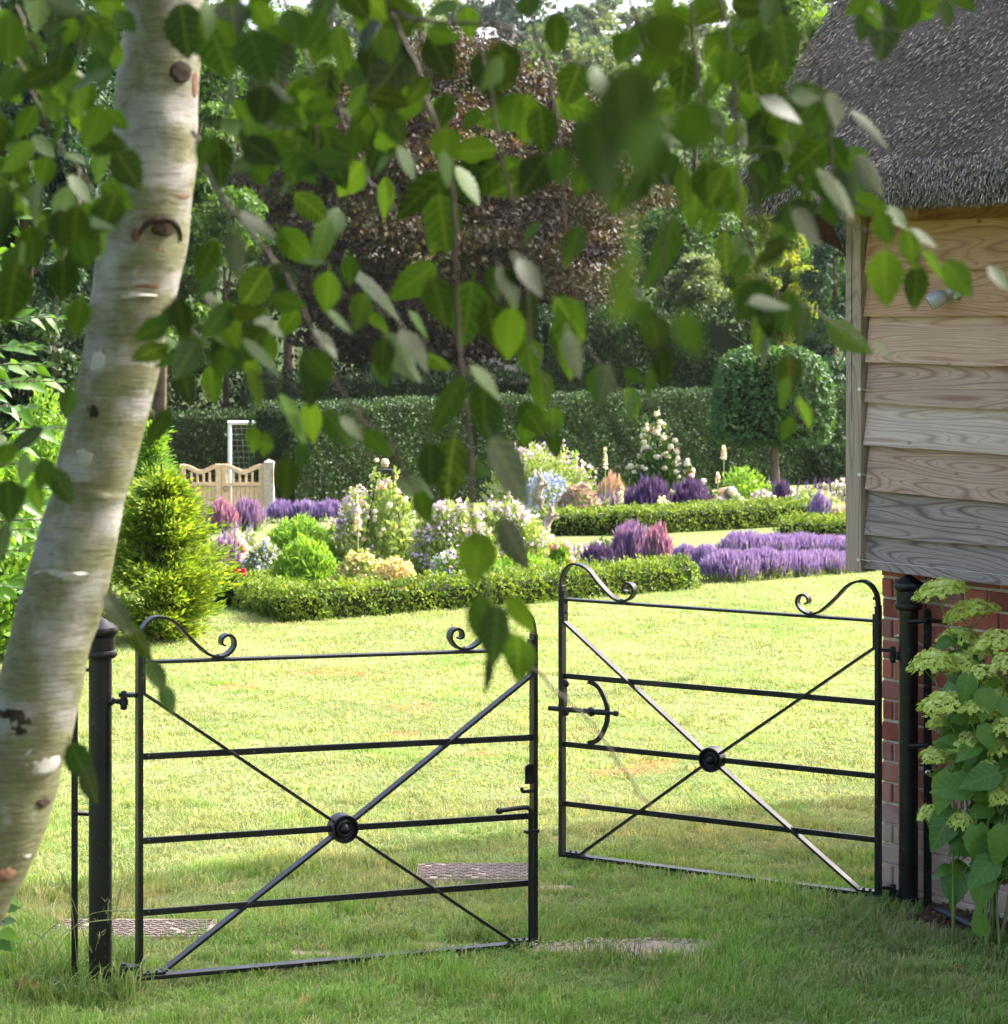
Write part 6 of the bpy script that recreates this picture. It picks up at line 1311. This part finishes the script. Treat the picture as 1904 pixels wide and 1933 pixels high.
    Bq = [(100, -20, 110, 65, 110, 'G'), (210, 55, 215, 220, 112, 'D'), (480, 120, 440, 240, 110, 'D'), (300, 240, 240, 400, 150, 'G'), (360, 250, 380, 370, 80, 'G'), (100, 360, 90, 540, 130, 'D'), (20, 200, 10, 340, 100, 'D'), (1445, 20, 1420, 245, 150, 'D'), (1555, -10, 1500, 125, 110, 'G'), (1660, 0, 1690, 110, 70, 'S'), (1050, 60, 1090, 275, 112, 'G'), (860, 190, 850, 330, 110, 'D'), (930, 200, 960, 420, 150, 'D'), (1170, 335, 1235, 505, 150, 'D'), (1250, 350, 1260, 480, 80, 'S'), (1320, 420, 1465, 565, 46, 'S'), (1030, 310, 1060, 510, 95, 'D'), (1110, 430, 1180, 570, 120, 'G'), (780, 605, 805, 800, 165, 'D'), (800, 790, 770, 890, 80, 'D'), (880, 680, 905, 830, 90, 'D'), (1040, 660, 975, 745, 80, 'S'), (1190, 640, 1335, 825, 60, 'S'), (1340, 590, 1435, 735, 125, 'G'), (1300, 640, 1365, 750, 80, 'S'), (1220, 520, 1300, 640, 110, 'G'), (320, 610, 290, 745, 100, 'D'), (450, 700, 425, 810, 90, 'D'), (650, 830, 560, 1105, 115, 'D'), (845, 870, 850, 1035, 100, 'D'), (1080, 775, 1030, 995, 120, 'D'), (900, 930, 955, 985, 50, 'S'), (910, 1065, 910, 1165, 92, 'G'), (1080, 1095, 1070, 1265, 100, 'D'), (1145, 1135, 1120, 1305, 100, 'G'), (975, 1175, 960, 1335, 92, 'G'), (1025, 1215, 975, 1395, 32, 'S'), (1080, 1330, 1090, 1485, 112, 'G'), (1080, 1415, 1055, 1535, 52, 'S'), (1125, 1495, 1162, 1605, 56, 'G'), (1095, 1565, 1055, 1655, 62, 'G'), (1235, 1210, 1395, 1335, 100, 'G'), (1405, 1280, 1465, 1345, 40, 'S'), (1440, 945, 1450, 1155, 150, 'G'), (1530, 860, 1550, 1015, 90, 'D'), (1565, 1000, 1550, 1165, 82, 'D'), (1670, 985, 1775, 1115, 112, 'G'), (1530, 860, 1640, 930, 46, 'S'), (1590, 945, 1665, 1045, 42, 'G'), (1840, 1000, 1910, 1085, 60, 'S'), (1420, 800, 1470, 920, 100, 'G'), (1440, 770, 1530, 860, 60, 'S'), (250, 1120, 315, 1275, 112, 'G'), (260, 1245, 300, 1425, 92, 'G'), (370, 1375, 370, 1520, 97, 'G'), (470, 1385, 545, 1435, 50, 'G'), (480, 1455, 512, 1572, 56, 'G'), (570, 1180, 600, 1340, 112, 'G'), (605, 1295, 615, 1445, 82, 'D'), (570, 1375, 560, 1490, 50, 'D'), (150, 1390, 165, 1545, 102, 'G'), (200, 1530, 200, 1635, 86, 'G'), (200, 1625, 212, 1720, 72, 'G'), (40, 950, 155, 1105, 70, 'S'), (0, 1000, 75, 1165, 92, 'S'), (110, 1100, 110, 1280, 90, 'G'), (40, 1160, 30, 1360, 130, 'D'), (100, 1270, 130, 1420, 90, 'D'), (230, 560, 220, 700, 110, 'G'), (150, 400, 170, 580, 130, 'G'), (560, 500, 580, 700, 150, 'D'), (1000, 560, 1040, 680, 110, 'G'), (1130, 600, 1160, 750, 110, 'G'), (700, 200, 680, 400, 140, 'D'), (1000, 120, 960, 280, 120, 'D'), (740, 700, 720, 860, 120, 'D'), (1110, 320, 1180, 440, 140, 'D')]
    Cq = [(908, 1008, 892, 1104, 84, 'D'), (948, 984, 1003, 1077, 56, 'G'), (858, 830, 840, 935, 88, 'D'), (905, 1128, 918, 1225, 60, 'G'), (940, 1145, 925, 1258, 62, 'D'), (960, 1132, 1012, 1192, 46, 'G'), (975, 1200, 985, 1283, 62, 'G'), (925, 1235, 915, 1316, 26, 'D'), (245, 1175, 290, 1255, 40, 'D'), (282, 1250, 312, 1308, 42, 'D'), (310, 1295, 326, 1352, 38, 'G'), (198, 1125, 250, 1200, 34, 'D'), (135, 1405, 165, 1480, 56, 'G'), (158, 1450, 186, 1520, 46, 'G'), (930, 830, 1000, 960, 46, 'D'), (690, 815, 740, 860, 40, 'G'), (760, 905, 820, 940, 40, 'S'), (790, 930, 812, 990, 44, 'G'), (870, 870, 930, 900, 34, 'G'), (855, 310, 900, 390, 88, 'G'), (830, 370, 845, 480, 78, 'G'), (980, 490, 1025, 560, 40, 'S'), (1050, 565, 1110, 640, 62, 'G'), (1150, 690, 1130, 765, 48, 'G'), (1190, 735, 1200, 795, 34, 'G'), (1060, 600, 1080, 720, 60, 'G')]
    L = [tuple(x*.4958 for x in q[:5])+(q[5],) for q in A]+[(944+q[0]*.504, q[1]*.504, 944+q[2]*.504, q[3]*.504, q[4]*.504, q[5]) for q in Bq]+Cq
    L = [q+(None,) for q in L]
    for u, v, du, dv, w, tone, Y in [(1255, 20, 10, 110, 130, 'D', .62), (1180, 130, 20, 190, 150, 'D', .78), (1285, 195, 70, 90, 100, 'G', .82), (1195, 350, -10, 180, 52, 'G', .85), (1180, 500, -10, 110, 50, 'G', .85), (1330, 480, 20, 110, 52, 'G', .9), (1290, 590, 30, 90, 60, 'G', .85), (1235, 220, -40, 120, 80, 'D', .75), (1210, 560, 10, 70, 60, 'G', .9), (1120, 220, 20, 170, 90, 'G', 1.0)]: L.append((u, v, u+du, v+dv, w, tone, Y))
    zones = [(385, 720, -30, 320, 62), (700, 1040, 40, 330, 26), (1180, 1500, -30, 330, 46), (-10, 225, -30, 470, 76), (380, 700, 330, 560, 9), (310, 520, 560, 680, 16), (1000, 1250, 180, 480, 10), (1440, 1640, 180, 420, 22), (560, 800, 600, 790, 6), (-20, 100, 700, 1000, 7), (1380, 1540, 330, 600, 8), (720, 900, -30, 60, 8), (1560, 1800, -40, 40, 8), (860, 1010, 560, 800, 5)]
    for u0, u1, v0, v1, n in zones:
        for _ in range(n):
            u, v = R.uniform(u0, u1), R.uniform(v0, v1); a = R.normal(0, .62) if R.uniform() < .75 else R.uniform(-1.7, 1.7); l = R.uniform(48, 92); t = R.choice(['G', 'G', 'G', 'D', 'D', 'D', 'D', 'S']) if v > 100 else R.choice(['G', 'D', 'D', 'D'])
            L.append((u, v, u+l*math.sin(a), v+l*math.cos(a), l*R.uniform(.45, .85) if t != 'S' else l*R.uniform(.2, .45), t, None))
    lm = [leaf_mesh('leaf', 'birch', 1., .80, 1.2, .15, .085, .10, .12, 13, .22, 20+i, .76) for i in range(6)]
    vis = []
    for q in L:
        u0, v0, u1, v1, w, tone, Y = q
        if Y is None: Y = R.uniform(2.05, 2.75)
        a = P(u0, v0, Y); b = P(u1, v1, Y+R.normal(0, .012)); Ln = np.linalg.norm(b-a); d = (b-a)/Ln; tc = unit(-(a+b)/2+np.array((0, 0, H)))
        x0 = unit(np.cross(d, tc)); asp = w*Y/F/Ln; full = max(.62, min(.95, asp)) if tone != 'S' else .72; ph = math.acos(min(1, asp/full))
        tc = unit(np.cross(x0, d))
        if tone == 'S': pv = x0 if x0[2] > 0 else -x0; nv = tc*math.cos(ph)+pv*math.sin(ph); nv = unit(nv+UPZ*.15)
        elif tone == 'G': nv = unit(-tc*math.cos(ph)+x0*math.sin(ph)*R.choice([-1, 1])+R.normal(0, .2, 3))
        else: nv = unit(tc*math.cos(ph)+x0*math.sin(ph)*R.choice([-1, 1])+R.normal(0, .22, 3)-UPZ*.1)
        x = unit(np.cross(d, nv)); z = np.cross(x, d); Fm = frame(a, x*full/.80, d, z, Ln)
        vis.append((Ln*F/Y, Fm, int(R.integers(0, 6))))
    vis.sort(key=lambda t: -t[0])
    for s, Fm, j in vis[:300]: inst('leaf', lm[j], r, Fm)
    if len(vis) > 300:
        V = []; Fc = []; UV = []
        for s, Fm, j in vis[300:]:
            me = lm[j]; n0 = len(V); V += [tuple(Fm @ v.co) for v in me.vertices]; Fc += [tuple(i+n0 for i in p.vertices) for p in me.polygons]; UV += [tuple(x.vector) for x in me.attributes['luv'].data]
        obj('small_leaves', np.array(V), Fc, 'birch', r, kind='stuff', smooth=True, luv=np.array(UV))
    # unseen crown above the frame, spread and thickened to shade leaves and trunk
    C = [np.array((R.uniform(-2.8, 3.6), R.uniform(-3.0, 4.0), R.uniform(3.3, 5.8))) for _ in range(130)]; k = R.integers(0, 130, 22000); p = np.array(C)[k]+R.normal(0, .26, (22000, 3)); p[:, 2] = np.maximum(p[:, 2], 2.75+.14*np.maximum(p[:, 1], 0)+.12)
    cloud_obj('crown', p, .085, 'birch_far', r, aspect=.75, dirs=-UPZ*.8, dj=1.2)
birch()

# ------------------------------------------------------------------ summer haze over the valley
def haze():
    x0, x1, y0, y1, z0, z1 = -170, 170, -31, 425, -4.5, 62.
    V = [(x, y, z) for z in (z0, z1) for x, y in ((x0, y0), (x1, y0), (x1, y1), (x0, y1))]
    m = bpy.data.materials.new('haze'); m.use_nodes = True; nt = m.node_tree; nt.nodes.clear()
    v = nt.nodes.new('ShaderNodeVolumePrincipled'); v.inputs['Color'].default_value = (.93, .96, 1, 1); v.inputs['Density'].default_value = .00009; v.inputs['Anisotropy'].default_value = .3
    out = nt.nodes.new('ShaderNodeOutputMaterial'); nt.links.new(v.outputs[0], out.inputs['Volume'])
    o = obj('haze', np.array(V, float), [(0, 3, 2, 1), (4, 5, 6, 7), (0, 1, 5, 4), (1, 2, 6, 5), (2, 3, 7, 6), (3, 0, 4, 7)], m, None, (0, 0, 0), 'stuff'); o['label'] = 'thin summer haze lying over the valley and the far wood'
haze()
